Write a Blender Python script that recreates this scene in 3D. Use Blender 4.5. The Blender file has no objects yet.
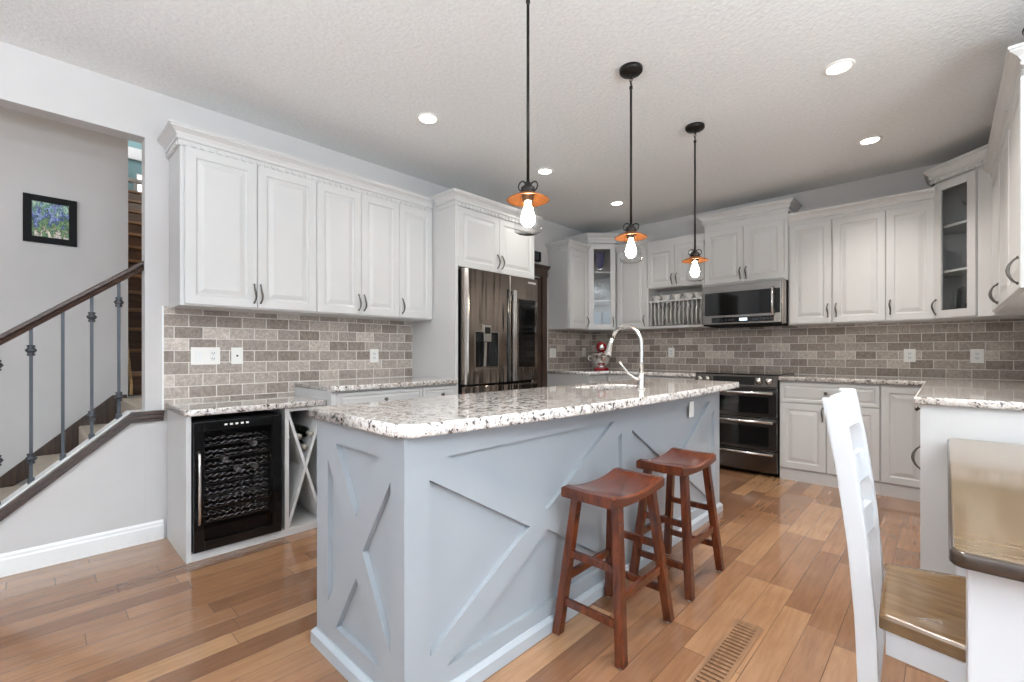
import bpy, bmesh, math, random
from mathutils import Vector, Matrix
random.seed(7)
SC = bpy.context.scene
COL = SC.collection
PI = math.pi
R = math.radians

# ---------------------------------------------------------------- camera, world, light, exposure
CAM_H = 1.17
YAW = math.atan2(434.0, 456.0)
cam_d = bpy.data.cameras.new('camera')
cam = bpy.data.objects.new('camera', cam_d); COL.objects.link(cam)
cam.location = (0, 0, CAM_H)
cam.rotation_euler = (R(90), 0, YAW)
cam_d.sensor_width = 36.0
cam_d.lens = 456.0 / 1024.0 * 36.0
cam_d.shift_y = 11.0 / 1024.0
cam_d.clip_start = 0.05
SC.camera = cam
SC.view_settings.view_transform = 'Standard'
SC.view_settings.look = 'None'
SC.view_settings.gamma = 1.0
SC.view_settings.use_curve_mapping = False
SC.view_settings.exposure = 0.70
world = bpy.data.worlds.new('world'); SC.world = world
world.use_nodes = True
bg = world.node_tree.nodes['Background']
bg.inputs[0].default_value = (0.80, 0.90, 1.0, 1); bg.inputs[1].default_value = 1.0

def area(name, loc, rot, sx, sy, power, color=(1, 1, 1)):
    l = bpy.data.lights.new(name, 'AREA'); l.shape = 'RECTANGLE'; l.size = sx; l.size_y = sy
    l.energy = power; l.color = color
    o = bpy.data.objects.new(name, l); COL.objects.link(o); o.location = loc; o.rotation_euler = rot
    return o
# daylight through the dining-nook windows (right) and the windows behind the camera
area('nook_window_light', (3.47, 1.0, 1.35), (0, R(90), 0), 2.2, 3.4, 54, (0.76, 0.88, 1.0))
area('rear_window_light', (0.9, -3.47, 1.35), (R(90), 0, 0), 3.6, 2.2, 6, (0.88, 0.94, 1.0))
# added upward fill from outside the windows, to brighten the ceiling
area('nook_up_fill', (3.75, 1.0, 0.1), (0, R(130), 0), 1.4, 3.4, 26, (0.80, 0.92, 1.0))
area('rear_up_fill', (0.9, -3.75, 0.1), (R(130), 0, 0), 3.6, 1.4, 34, (0.90, 0.95, 1.0))
# added fill lights out of view, aimed at the ceiling like a bounced flash
area('living_fill', (-0.9, -1.7, 1.75), (R(180), 0, 0), 0.8, 0.8, 102, (0.86, 0.93, 1.0))
area('dining_fill', (1.8, 0.4, 1.75), (R(180), 0, 0), 0.8, 0.8, 165, (0.86, 0.94, 1.0))

# ---------------------------------------------------------------- materials
def new_mat(name):
    m = bpy.data.materials.new(name); m.use_nodes = True
    nt = m.node_tree; nt.nodes.clear()
    out = nt.nodes.new('ShaderNodeOutputMaterial')
    p = nt.nodes.new('ShaderNodeBsdfPrincipled')
    nt.links.new(p.outputs[0], out.inputs[0])
    return m, nt, p, out
def node(nt, t, **kw):
    n = nt.nodes.new(t)
    for k, v in kw.items(): setattr(n, k, v)
    return n
def math_n(nt, op, a, b=None, c=None):
    n = nt.nodes.new('ShaderNodeMath'); n.operation = op
    for i, v in enumerate((a, b, c)):
        if v is None: continue
        if isinstance(v, (int, float)): n.inputs[i].default_value = v
        else: nt.links.new(v, n.inputs[i])
    return n.outputs[0]
def ramp(nt, fac, stops, interp='LINEAR'):
    n = nt.nodes.new('ShaderNodeValToRGB'); n.color_ramp.interpolation = interp
    e = n.color_ramp.elements
    while len(e) < len(stops): e.new(0.5)
    for i, (p, c) in enumerate(stops):
        e[i].position = p; e[i].color = (c[0], c[1], c[2], 1)
    nt.links.new(fac, n.inputs[0]); return n.outputs[0]
def mix(nt, fac, a, b, mode='MIX'):
    n = nt.nodes.new('ShaderNodeMix'); n.data_type = 'RGBA'; n.blend_type = mode
    for k, v in ((0, fac), (6, a), (7, b)):
        if isinstance(v, (int, float)): n.inputs[k].default_value = v
        elif isinstance(v, tuple): n.inputs[k].default_value = (v[0], v[1], v[2], 1)
        else: nt.links.new(v, n.inputs[k])
    return n.outputs[2]
def pos(nt):
    return nt.nodes.new('ShaderNodeNewGeometry').outputs['Position']
def objco(nt):
    return nt.nodes.new('ShaderNodeTexCoord').outputs['Object']
def noise(nt, vec, scale, detail=3, rough=0.5):
    n = nt.nodes.new('ShaderNodeTexNoise'); n.inputs['Scale'].default_value = scale
    n.inputs['Detail'].default_value = detail; n.inputs['Roughness'].default_value = rough
    if vec is not None: nt.links.new(vec, n.inputs['Vector'])
    return n.outputs['Fac']
def bump(nt, p, h, strength, dist=0.01):
    b = nt.nodes.new('ShaderNodeBump'); b.inputs['Strength'].default_value = strength
    b.inputs['Distance'].default_value = dist
    nt.links.new(h, b.inputs['Height']); nt.links.new(b.outputs[0], p.inputs['Normal'])
def srgb(r, g, b):
    f = lambda v: (v / 255.0 / 12.92) if v / 255.0 <= 0.04045 else ((v / 255.0 + 0.055) / 1.055) ** 2.4
    return (f(r), f(g), f(b))

def plain(name, col, rough=0.5, metal=0.0, var=0.04, scale=6.0, bumpy=0.0, bscale=60.0, coat=0.0, spec=0.5):
    m, nt, p, out = new_mat(name)
    c = objco(nt)
    n = noise(nt, c, scale, 3)
    dark = tuple(v * (1 - var) for v in col); light = tuple(min(1, v * (1 + var)) for v in col)
    nt.links.new(ramp(nt, n, [(0.3, dark), (0.7, light)]), p.inputs['Base Color'])
    p.inputs['Roughness'].default_value = rough; p.inputs['Metallic'].default_value = metal
    p.inputs['Coat Weight'].default_value = coat; p.inputs['Specular IOR Level'].default_value = spec
    if bumpy: bump(nt, p, noise(nt, c, bscale, 4), bumpy, 0.004)
    return m

def thin_glass(name, tint=(1, 1, 1), refl=1.0, ior=1.5, rough=0.0):
    m, nt, p, out = new_mat(name)
    nt.nodes.remove(p)
    t = nt.nodes.new('ShaderNodeBsdfTransparent'); t.inputs[0].default_value = (*tint, 1)
    g = nt.nodes.new('ShaderNodeBsdfGlossy'); g.inputs['Roughness'].default_value = rough
    f = nt.nodes.new('ShaderNodeFresnel'); f.inputs[0].default_value = ior
    front = math_n(nt, 'SUBTRACT', 1.0, nt.nodes.new('ShaderNodeNewGeometry').outputs['Backfacing'])
    fac = math_n(nt, 'MULTIPLY', math_n(nt, 'MULTIPLY', f.outputs[0], front), refl)
    mx = nt.nodes.new('ShaderNodeMixShader')
    nt.links.new(fac, mx.inputs[0]); nt.links.new(t.outputs[0], mx.inputs[1]); nt.links.new(g.outputs[0], mx.inputs[2])
    nt.links.new(mx.outputs[0], out.inputs[0])
    return m
def emit(name, col, s):
    m, nt, p, out = new_mat(name)
    p.inputs['Base Color'].default_value = (0.8, 0.8, 0.8, 1)
    p.inputs['Emission Color'].default_value = (*col, 1); p.inputs['Emission Strength'].default_value = s
    return m

def mat_floor():
    m, nt, p, out = new_mat('oak_floor')
    v = pos(nt)
    sx = nt.nodes.new('ShaderNodeSeparateXYZ'); nt.links.new(v, sx.inputs[0])
    X, Y = sx.outputs[0], sx.outputs[1]
    W, L = 0.108, 0.80
    row = math_n(nt, 'FLOOR', math_n(nt, 'DIVIDE', X, W))
    wn = nt.nodes.new('ShaderNodeTexWhiteNoise'); wn.noise_dimensions = '1D'; nt.links.new(row, wn.inputs['W'])
    ysh = math_n(nt, 'MULTIPLY_ADD', wn.outputs['Value'], 7.3, math_n(nt, 'DIVIDE', Y, L))
    cell = math_n(nt, 'FLOOR', ysh)
    cv = nt.nodes.new('ShaderNodeCombineXYZ'); nt.links.new(row, cv.inputs[0]); nt.links.new(cell, cv.inputs[1])
    wn2 = nt.nodes.new('ShaderNodeTexWhiteNoise'); wn2.noise_dimensions = '2D'; nt.links.new(cv.outputs[0], wn2.inputs['Vector'])
    base = ramp(nt, wn2.outputs['Value'], [(0.0, srgb(126, 90, 66)), (0.35, srgb(146, 107, 79)), (0.7, srgb(160, 120, 89)), (1.0, srgb(180, 140, 104))])
    mp = nt.nodes.new('ShaderNodeMapping'); mp.inputs['Scale'].default_value = (28, 2.2, 1)
    off = nt.nodes.new('ShaderNodeVectorMath'); off.operation = 'ADD'
    nt.links.new(v, off.inputs[0]); nt.links.new(wn2.outputs['Color'], off.inputs[1])
    nt.links.new(off.outputs[0], mp.inputs['Vector'])
    grain = noise(nt, mp.outputs[0], 2.0, 6, 0.65)
    blotch = noise(nt, off.outputs[0], 5.0, 3)
    c1 = mix(nt, 0.75, base, ramp(nt, grain, [(0.25, (0.66, 0.60, 0.56)), (0.6, (1.0, 1.0, 1.0)), (0.85, (1.1, 1.08, 1.05))]), 'MULTIPLY')
    c1 = mix(nt, 0.35, c1, ramp(nt, blotch, [(0.3, (0.74, 0.70, 0.66)), (0.7, (1.1, 1.1, 1.1))]), 'MULTIPLY')
    fx = math_n(nt, 'FRACT', math_n(nt, 'DIVIDE', X, W)); fy = math_n(nt, 'FRACT', ysh)
    ex = math_n(nt, 'MINIMUM', fx, math_n(nt, 'SUBTRACT', 1.0, fx))
    ey = math_n(nt, 'MINIMUM', fy, math_n(nt, 'SUBTRACT', 1.0, fy))
    gap = math_n(nt, 'MINIMUM', math_n(nt, 'MULTIPLY', ex, W), math_n(nt, 'MULTIPLY', ey, L))
    g = math_n(nt, 'MINIMUM', math_n(nt, 'DIVIDE', gap, 0.0018), 1.0)
    c2 = mix(nt, g, srgb(74, 46, 30), c1)
    nt.links.new(c2, p.inputs['Base Color'])
    nt.links.new(ramp(nt, blotch, [(0.2, (0.10,) * 3), (0.8, (0.19,) * 3)]), p.inputs['Roughness'])
    p.inputs['Coat Weight'].default_value = 0.6; p.inputs['Coat Roughness'].default_value = 0.10
    bump(nt, p, math_n(nt, 'ADD', math_n(nt, 'MULTIPLY', g, 1.0), math_n(nt, 'MULTIPLY', blotch, 0.5)), 0.22, 0.003)
    return m

def mat_tile(name, axis):
    m, nt, p, out = new_mat(name)
    v = pos(nt)
    sx = nt.nodes.new('ShaderNodeSeparateXYZ'); nt.links.new(v, sx.inputs[0])
    U = sx.outputs[axis]; Z = sx.outputs[2]
    H, W = 0.0772, 0.155
    z1 = math_n(nt, 'DIVIDE', math_n(nt, 'SUBTRACT', Z, 0.948), H)
    row = math_n(nt, 'FLOOR', z1)
    u1 = math_n(nt, 'MULTIPLY_ADD', math_n(nt, 'FLOORED_MODULO', row, 2.0), 0.5, math_n(nt, 'DIVIDE', U, W))
    cell = math_n(nt, 'FLOOR', u1)
    cv = nt.nodes.new('ShaderNodeCombineXYZ'); nt.links.new(row, cv.inputs[0]); nt.links.new(cell, cv.inputs[1])
    cv.inputs[2].default_value = axis * 3.7
    wn = nt.nodes.new('ShaderNodeTexWhiteNoise'); wn.noise_dimensions = '3D'; nt.links.new(cv.outputs[0], wn.inputs['Vector'])
    base = ramp(nt, wn.outputs['Value'], [(0.0, srgb(136, 124, 115)), (0.4, srgb(158, 147, 138)), (0.75, srgb(174, 163, 154)), (1.0, srgb(202, 193, 184))])
    off = nt.nodes.new('ShaderNodeVectorMath'); off.operation = 'ADD'
    nt.links.new(v, off.inputs[0]); nt.links.new(wn.outputs['Color'], off.inputs[1])
    n1 = noise(nt, off.outputs[0], 48, 6, 0.75); n2 = noise(nt, off.outputs[0], 150, 3, 0.6)
    c1 = mix(nt, 0.75, base, ramp(nt, n1, [(0.34, (0.62, 0.60, 0.58)), (0.50, (1, 1, 1)), (0.64, (1.42, 1.40, 1.38))]), 'MULTIPLY')
    c1 = mix(nt, 0.6, c1, ramp(nt, n2, [(0.3, (0.8, 0.79, 0.78)), (0.6, (1.06, 1.06, 1.06))]), 'MULTIPLY')
    fu = math_n(nt, 'FRACT', u1); fz = math_n(nt, 'FRACT', z1)
    eu = math_n(nt, 'MULTIPLY', math_n(nt, 'MINIMUM', fu, math_n(nt, 'SUBTRACT', 1.0, fu)), W)
    ez = math_n(nt, 'MULTIPLY', math_n(nt, 'MINIMUM', fz, math_n(nt, 'SUBTRACT', 1.0, fz)), H)
    d = math_n(nt, 'ADD', math_n(nt, 'MINIMUM', eu, ez), math_n(nt, 'MULTIPLY', math_n(nt, 'SUBTRACT', n2, 0.5), 0.003))
    t = math_n(nt, 'GREATER_THAN', d, 0.0029)
    nt.links.new(mix(nt, t, srgb(222, 216, 209), c1), p.inputs['Base Color'])
    p.inputs['Roughness'].default_value = 0.5
    hh = math_n(nt, 'ADD', math_n(nt, 'MINIMUM', math_n(nt, 'DIVIDE', d, 0.006), 1.0), math_n(nt, 'MULTIPLY', n1, 0.35))
    bump(nt, p, hh, 0.5, 0.004)
    return m

def mat_granite():
    m, nt, p, out = new_mat('granite')
    v = pos(nt)
    warp = nt.nodes.new('ShaderNodeTexNoise'); warp.inputs['Scale'].default_value = 30; warp.inputs['Detail'].default_value = 3
    nt.links.new(v, warp.inputs['Vector'])
    wv = nt.nodes.new('ShaderNodeVectorMath'); wv.operation = 'MULTIPLY_ADD'
    nt.links.new(warp.outputs['Color'], wv.inputs[0]); wv.inputs[1].default_value = (0.03, 0.03, 0.03); nt.links.new(v, wv.inputs[2])
    big = noise(nt, wv.outputs[0], 34, 5, 0.65)
    mid = noise(nt, wv.outputs[0], 85, 4, 0.6)
    vo = nt.nodes.new('ShaderNodeTexVoronoi'); vo.inputs['Scale'].default_value = 150; nt.links.new(wv.outputs[0], vo.inputs['Vector'])
    sp = nt.nodes.new('ShaderNodeTexVoronoi'); sp.inputs['Scale'].default_value = 105; nt.links.new(wv.outputs[0], sp.inputs['Vector'])
    base = ramp(nt, big, [(0.30, srgb(172, 160, 153)), (0.42, srgb(206, 197, 191)), (0.55, srgb(230, 226, 223)), (0.72, srgb(244, 243, 241))])
    cellv = nt.nodes.new('ShaderNodeSeparateColor'); nt.links.new(vo.outputs['Color'], cellv.inputs[0])
    cell = ramp(nt, cellv.outputs[0], [(0.0, (0.66, 0.64, 0.63)), (0.16, (0.88, 0.87, 0.86)), (0.42, (1.0, 1.0, 1.0)), (1.0, (1.05, 1.05, 1.05))], 'CONSTANT')
    c1 = mix(nt, 0.8, base, cell, 'MULTIPLY')
    grey = math_n(nt, 'GREATER_THAN', mid, 0.61)
    c2 = mix(nt, math_n(nt, 'MULTIPLY', grey, 0.7), c1, srgb(132, 124, 121))
    sc = nt.nodes.new('ShaderNodeSeparateColor'); nt.links.new(sp.outputs['Color'], sc.inputs[0])
    blk = math_n(nt, 'MULTIPLY', math_n(nt, 'GREATER_THAN', sc.outputs[1], 0.76), math_n(nt, 'LESS_THAN', big, 0.50))
    c3 = mix(nt, math_n(nt, 'MULTIPLY', blk, 0.9), c2, srgb(48, 46, 48))
    nt.links.new(c3, p.inputs['Base Color'])
    p.inputs['Roughness'].default_value = 0.07
    p.inputs['Coat Weight'].default_value = 0.4; p.inputs['Coat Roughness'].default_value = 0.04
    p.inputs['Specular IOR Level'].default_value = 0.7
    return m

def mat_wood(name, dark, light, rough=0.3, stretch=(3, 40, 40), coat=0.0, world=False, freq=1.6):
    m, nt, p, out = new_mat(name)
    v = pos(nt) if world else objco(nt)
    mp = nt.nodes.new('ShaderNodeMapping'); mp.inputs['Scale'].default_value = stretch
    nt.links.new(v, mp.inputs['Vector'])
    n = noise(nt, mp.outputs[0], freq, 6, 0.6)
    nt.links.new(ramp(nt, n, [(0.3, dark), (0.68, light)]), p.inputs['Base Color'])
    p.inputs['Roughness'].default_value = rough; p.inputs['Coat Weight'].default_value = coat
    p.inputs['Coat Roughness'].default_value = 0.12
    bump(nt, p, n, 0.06, 0.002)
    return m

def mat_brushed(name, col, rough, stretch=(400, 3, 3), wavy=False):
    m, nt, p, out = new_mat(name)
    mp = nt.nodes.new('ShaderNodeMapping'); mp.inputs['Scale'].default_value = stretch
    nt.links.new(objco(nt), mp.inputs['Vector'])
    n = noise(nt, mp.outputs[0], 1.0, 3)
    nt.links.new(ramp(nt, n, [(0.3, tuple(c * 0.88 for c in col)), (0.7, tuple(min(1, c * 1.1) for c in col))]), p.inputs['Base Color'])
    p.inputs['Metallic'].default_value = 1.0; p.inputs['Roughness'].default_value = rough
    if wavy:
        m2 = nt.nodes.new('ShaderNodeMapping'); m2.inputs['Scale'].default_value = (6.5, 1, 0.5)
        nt.links.new(objco(nt), m2.inputs['Vector'])
        bump(nt, p, noise(nt, m2.outputs[0], 1.3, 2), 0.5, 0.03)
    return m

def mat_art():
    m, nt, p, out = new_mat('garden_print')
    v = objco(nt)
    mp = nt.nodes.new('ShaderNodeMapping'); mp.inputs['Scale'].default_value = (1.5, 1, 0.8); mp.inputs['Rotation'].default_value = (0, 0.5, 0)
    nt.links.new(v, mp.inputs['Vector'])
    n1 = noise(nt, mp.outputs[0], 24, 3, 0.6); n2 = noise(nt, v, 70, 3, 0.7)
    sx = nt.nodes.new('ShaderNodeSeparateXYZ'); nt.links.new(v, sx.inputs[0])
    z = math_n(nt, 'MULTIPLY_ADD', sx.outputs[2], 3.6, 0.5)
    t = math_n(nt, 'ADD', math_n(nt, 'MULTIPLY', n1, 1.15), math_n(nt, 'MULTIPLY', math_n(nt, 'SUBTRACT', z, 0.5), 0.55))
    c = ramp(nt, t, [(0.30, srgb(206, 200, 186)), (0.36, srgb(150, 150, 110)), (0.40, srgb(34, 72, 44)), (0.48, srgb(120, 162, 100)), (0.54, srgb(38, 84, 70)), (0.62, srgb(70, 84, 160)), (0.70, srgb(150, 168, 205)), (0.76, srgb(52, 112, 96)), (0.9, srgb(170, 200, 180))])
    c = mix(nt, 0.85, c, ramp(nt, n2, [(0.34, (0.35, 0.35, 0.4)), (0.52, (1.0, 1.0, 1.0)), (0.66, (1.5, 1.5, 1.45))]), 'MULTIPLY')
    nt.links.new(c, p.inputs['Base Color']); p.inputs['Roughness'].default_value = 0.35
    return m

M = {}
M['cab'] = plain('white_cabinet_paint', srgb(201, 200, 199), 0.38, var=0.012)
M['trim'] = plain('white_trim_paint', srgb(232, 232, 231), 0.4, var=0.012)
M['wall'] = plain('grey_wall_paint', srgb(199, 197, 196), 0.75, var=0.015, bumpy=0.03, bscale=120)
M['ceil'] = plain('textured_ceiling', srgb(228, 229, 229), 0.9, var=0.045, scale=48, bumpy=1.0, bscale=55)
M['floor'] = mat_floor()
M['tile_y'] = mat_tile('stone_tile_left', 1)
M['tile_x'] = mat_tile('stone_tile_back', 0)
M['granite'] = mat_granite()
M['island'] = plain('grey_island_paint', srgb(157, 163, 169), 0.38, var=0.015)
M['island_trim'] = plain('pale_island_skirt', srgb(172, 178, 184), 0.4, var=0.015)
M['stool'] = mat_wood('cherry_wood', srgb(56, 24, 13), srgb(112, 54, 28), 0.2, (30, 5, 5), 0.35)
M['rail'] = mat_wood('dark_rail_wood', srgb(46, 33, 29), srgb(86, 66, 58), 0.28, (30, 3, 30))
M['darkwood'] = mat_wood('dark_door_wood', srgb(44, 32, 26), srgb(82, 64, 54), 0.4, (30, 30, 2))
M['iron'] = plain('grey_iron', srgb(74, 77, 82), 0.45, 0.6)
M['bronze'] = plain('dark_bronze', srgb(44, 40, 38), 0.4, 0.7)
M['pull'] = plain('aged_nickel', srgb(104, 100, 97), 0.3, 0.9)
M['black'] = plain('black_gloss', srgb(14, 14, 15), 0.12)
M['blackmat'] = plain('black_matte', srgb(17, 17, 18), 0.6, spec=0.2)
M['blackglass'] = plain('black_glass', srgb(10, 10, 11), 0.04)
M['bsteel'] = mat_brushed('black_stainless', srgb(148, 138, 130), 0.13, (2, 2, 300), wavy=True)
M['dsteel'] = mat_brushed('dark_range_steel', srgb(104, 101, 99), 0.2, (300, 2, 2))
M['steel'] = mat_brushed('stainless_steel', srgb(176, 174, 172), 0.24)
M['msteel'] = mat_brushed('mid_steel', srgb(142, 139, 136), 0.22)
M['chrome'] = plain('chrome', srgb(226, 226, 226), 0.12, 1.0)
M['nickel'] = plain('brushed_nickel', srgb(206, 204, 200), 0.22, 1.0)
M['copper'] = plain('copper', srgb(178, 112, 66), 0.3, 0.9, var=0.12, scale=25)
M['glass'] = thin_glass('clear_glass', (0.95, 0.96, 0.96), 2.2)
M['jar'] = thin_glass('jar_glass', (0.95, 0.96, 0.96), 2.6, 1.5, 0.06)
M['pane'] = thin_glass('cabinet_glass', (0.93, 0.94, 0.94), 2.4)
M['smoke'] = thin_glass('smoked_glass', (0.78, 0.78, 0.80), 0.8)
M['bulb'] = emit('lit_bulb', (1.0, 0.88, 0.68), 75.0)
M['down'] = emit('lit_downlight', (1.0, 0.95, 0.88), 9.0)
M['table'] = mat_wood('brown_tabletop', srgb(104, 86, 65), srgb(126, 106, 82), 0.12, (1.0, 44, 44), 0.3, True)
M['tedge'] = mat_wood('dark_table_edge', srgb(44, 34, 27), srgb(72, 57, 46), 0.25, (3, 26, 26), 0.2, True)
M['seat'] = mat_wood('brown_seat_wood', srgb(106, 82, 58), srgb(140, 112, 80), 0.2, (3, 22, 22), 0.3, True)
M['chair'] = plain('white_chair_paint', srgb(208, 210, 213), 0.3, var=0.01)
M['carpet'] = plain('beige_carpet', srgb(178, 168, 154), 0.95, var=0.1, scale=80, bumpy=0.5, bscale=300)
M['stairwood'] = mat_wood('stair_wood', srgb(66, 42, 26), srgb(104, 70, 44), 0.35, (20, 3, 20))
M['treadwood'] = mat_wood('tread_wood', srgb(112, 78, 50), srgb(160, 120, 82), 0.35, (20, 3, 20))
M['litwood'] = mat_wood('lit_stair_wood', srgb(158, 122, 76), srgb(204, 168, 116), 0.4, (20, 3, 20))  # paler than the stairs: light caught by the upper skirt, put into its colour
M['red'] = plain('red_enamel', srgb(128, 12, 26), 0.12, coat=0.4)
M['bluegl'] = plain('blue_glass', srgb(34, 36, 110), 0.06, var=0.3)
M['bottle'] = plain('dark_bottle_glass', srgb(20, 24, 20), 0.08)
M['foil'] = plain('pale_foil', srgb(172, 166, 156), 0.35, 0.5)
M['art'] = mat_art()
M['teal'] = plain('teal_wall_paint', srgb(128, 160, 164), 0.7)
M['white'] = plain('white_plastic', srgb(236, 234, 230), 0.3, var=0.008)
M['china'] = plain('white_china', srgb(226, 224, 220), 0.15, var=0.01)
M['dark_slot'] = plain('dark_slot', srgb(60, 58, 56), 0.5)
M['ventwood'] = mat_wood('vent_wood', srgb(118, 86, 62), srgb(156, 120, 90), 0.35, (28, 3, 28), 0, True)
M['display'] = emit('lit_display', (0.55, 0.72, 0.9), 0.9)
M['litwin'] = emit('bright_upstairs_pane', (0.95, 0.98, 1.0), 1.4)

# ---------------------------------------------------------------- mesh builder
class MB:
    def __init__(s): s.bm = bmesh.new()
    def _merge(s, b2, smooth=False):
        if smooth:
            for f in b2.faces: f.smooth = True
        me = bpy.data.meshes.new('t'); b2.to_mesh(me); b2.free(); s.bm.from_mesh(me); bpy.data.meshes.remove(me)
    def box(s, x0, x1, y0, y1, z0, z1, bev=0.0, seg=2, mat=None):
        b = bmesh.new(); bmesh.ops.create_cube(b, size=1.0)
        for v in b.verts:
            v.co = Vector(((x0 + x1) / 2 + v.co.x * (x1 - x0), (y0 + y1) / 2 + v.co.y * (y1 - y0), (z0 + z1) / 2 + v.co.z * (z1 - z0)))
        if bev: bmesh.ops.bevel(b, geom=b.edges[:], offset=bev, segments=seg, profile=0.7, affect='EDGES')
        if mat is not None: bmesh.ops.transform(b, matrix=mat, verts=b.verts[:])
        s._merge(b); return s
    def prism(s, poly, axis, a0, a1, bev=0.0):
        # poly: 2-D points in the two other axes (in x,y,z order); extruded along axis
        b = bmesh.new()
        def P(p, a):
            if axis == 'x': return (a, p[0], p[1])
            if axis == 'y': return (p[0], a, p[1])
            return (p[0], p[1], a)
        lo = [b.verts.new(P(p, a0)) for p in poly]; hi = [b.verts.new(P(p, a1)) for p in poly]
        n = len(poly)
        b.faces.new(lo); b.faces.new(hi[::-1])
        for i in range(n): b.faces.new((lo[i], hi[i], hi[(i + 1) % n], lo[(i + 1) % n]))
        bmesh.ops.recalc_face_normals(b, faces=b.faces[:])
        if bev: bmesh.ops.bevel(b, geom=b.edges[:], offset=bev, segments=2, profile=0.7, affect='EDGES')
        s._merge(b); return s
    def lathe(s, prof, c=(0, 0, 0), seg=24, axis='z', smooth=True, cap=True):
        b = bmesh.new(); rings = []
        for (r, z) in prof:
            ring = []
            for i in range(seg):
                a = 2 * PI * i / seg
                x, y = r * math.cos(a), r * math.sin(a)
                p = {'z': (x, y, z), 'y': (x, z, y), 'x': (z, x, y)}[axis]
                ring.append(b.verts.new((p[0] + c[0], p[1] + c[1], p[2] + c[2])))
            rings.append(ring)
        for a, bb in zip(rings, rings[1:]):
            for i in range(seg): b.faces.new((a[i], a[(i + 1) % seg], bb[(i + 1) % seg], bb[i]))
        if cap:
            if prof[0][0] > 1e-6: b.faces.new(rings[0][::-1])
            if prof[-1][0] > 1e-6: b.faces.new(rings[-1])
        bmesh.ops.remove_doubles(b, verts=b.verts[:], dist=1e-6)
        bmesh.ops.recalc_face_normals(b, faces=b.faces[:])
        s._merge(b, smooth); return s
    def tube(s, pts, r, seg=10, smooth=True, sx=1.0):
        pts = [Vector(p) for p in pts]; n = len(pts)
        rr = r if isinstance(r, (list, tuple)) else [r] * n
        b = bmesh.new(); rings = []; up = None
        for i, p in enumerate(pts):
            t = (pts[min(i + 1, n - 1)] - pts[max(i - 1, 0)]).normalized()
            if up is None:
                up = Vector((0, 0, 1)) if abs(t.z) < 0.9 else Vector((1, 0, 0))
            a = t.cross(up).normalized(); bb = a.cross(t).normalized(); up = bb
            rings.append([b.verts.new(p + (a * math.cos(2 * PI * k / seg) * sx + bb * math.sin(2 * PI * k / seg)) * rr[i]) for k in range(seg)])
        for a, c in zip(rings, rings[1:]):
            for k in range(seg): b.faces.new((a[k], a[(k + 1) % seg], c[(k + 1) % seg], c[k]))
        b.faces.new(rings[0][::-1]); b.faces.new(rings[-1])
        bmesh.ops.recalc_face_normals(b, faces=b.faces[:])
        s._merge(b, smooth); return s
    def loft(s, sections, bev=0.0, smooth=False):
        # sections: list of equal-length closed 3-D loops
        b = bmesh.new(); rings = [[b.verts.new(p) for p in sec] for sec in sections]
        n = len(rings[0])
        for a, c in zip(rings, rings[1:]):
            for k in range(n): b.faces.new((a[k], a[(k + 1) % n], c[(k + 1) % n], c[k]))
        b.faces.new(rings[0][::-1]); b.faces.new(rings[-1])
        bmesh.ops.recalc_face_normals(b, faces=b.faces[:])
        if bev:
            ed = [e for e in b.edges if e.calc_length() > 0 and len(e.link_faces) == 2 and e.calc_face_angle(0) > 0.6]
            bmesh.ops.bevel(b, geom=ed, offset=bev, segments=2, profile=0.7, affect='EDGES')
        s._merge(b, smooth); return s
    def bar(s, p0, p1, w, d, w1=None, d1=None, ref=(1, 0, 0), bev=0.0, flat=True):
        # square bar; end faces kept horizontal when flat
        p0 = Vector(p0); p1 = Vector(p1); w1 = w1 or w; d1 = d1 or d
        if flat: a, bb = Vector((1, 0, 0)), Vector((0, 1, 0))
        else:
            t = (p1 - p0).normalized(); a = Vector(ref); a = (a - t * a.dot(t)).normalized(); bb = t.cross(a)
        sec = lambda p, w, d: [p + a * sx * w / 2 + bb * sy * d / 2 for sx, sy in ((-1, -1), (1, -1), (1, 1), (-1, 1))]
        return s.loft([sec(p0, w, d), sec(p1, w1, d1)], bev)
    def sphere(s, c, r, sc=(1, 1, 1), u=16, v=10):
        b = bmesh.new(); bmesh.ops.create_uvsphere(b, u_segments=u, v_segments=v, radius=r)
        for q in b.verts: q.co = Vector((c[0] + q.co.x * sc[0], c[1] + q.co.y * sc[1], c[2] + q.co.z * sc[2]))
        s._merge(b, True); return s
    def torus(s, c, R0, r, axis='y', seg=18, rs=8):
        pts = []
        b = bmesh.new(); rings = []
        for i in range(seg):
            a = 2 * PI * i / seg; ring = []
            for k in range(rs):
                t = 2 * PI * k / rs; q = R0 + r * math.cos(t); h = r * math.sin(t)
                p = {'y': (q * math.cos(a), h, q * math.sin(a)), 'z': (q * math.cos(a), q * math.sin(a), h), 'x': (h, q * math.cos(a), q * math.sin(a))}[axis]
                ring.append(b.verts.new((p[0] + c[0], p[1] + c[1], p[2] + c[2])))
            rings.append(ring)
        for i in range(seg):
            a, c2 = rings[i], rings[(i + 1) % seg]
            for k in range(rs): b.faces.new((a[k], a[(k + 1) % rs], c2[(k + 1) % rs], c2[k]))
        bmesh.ops.recalc_face_normals(b, faces=b.faces[:])
        s._merge(b, True); return s
    def sweep(s, prof, path):
        # mitred moulding: prof = [(out, z)], path = [(x, y)]; out is to the right of travel
        P = [Vector(p) for p in path]; n = len(P); offs = []
        nr = []
        for a, b2 in zip(P, P[1:]):
            d = (b2 - a).normalized(); nr.append(Vector((d.y, -d.x)))
        for i in range(n):
            if i == 0: offs.append(nr[0])
            elif i == n - 1: offs.append(nr[-1])
            else: offs.append((nr[i - 1] + nr[i]) / (1 + nr[i - 1].dot(nr[i])))
        secs = [[(P[i].x + offs[i].x * o, P[i].y + offs[i].y * o, z) for (o, z) in prof] for i in range(n)]
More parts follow.
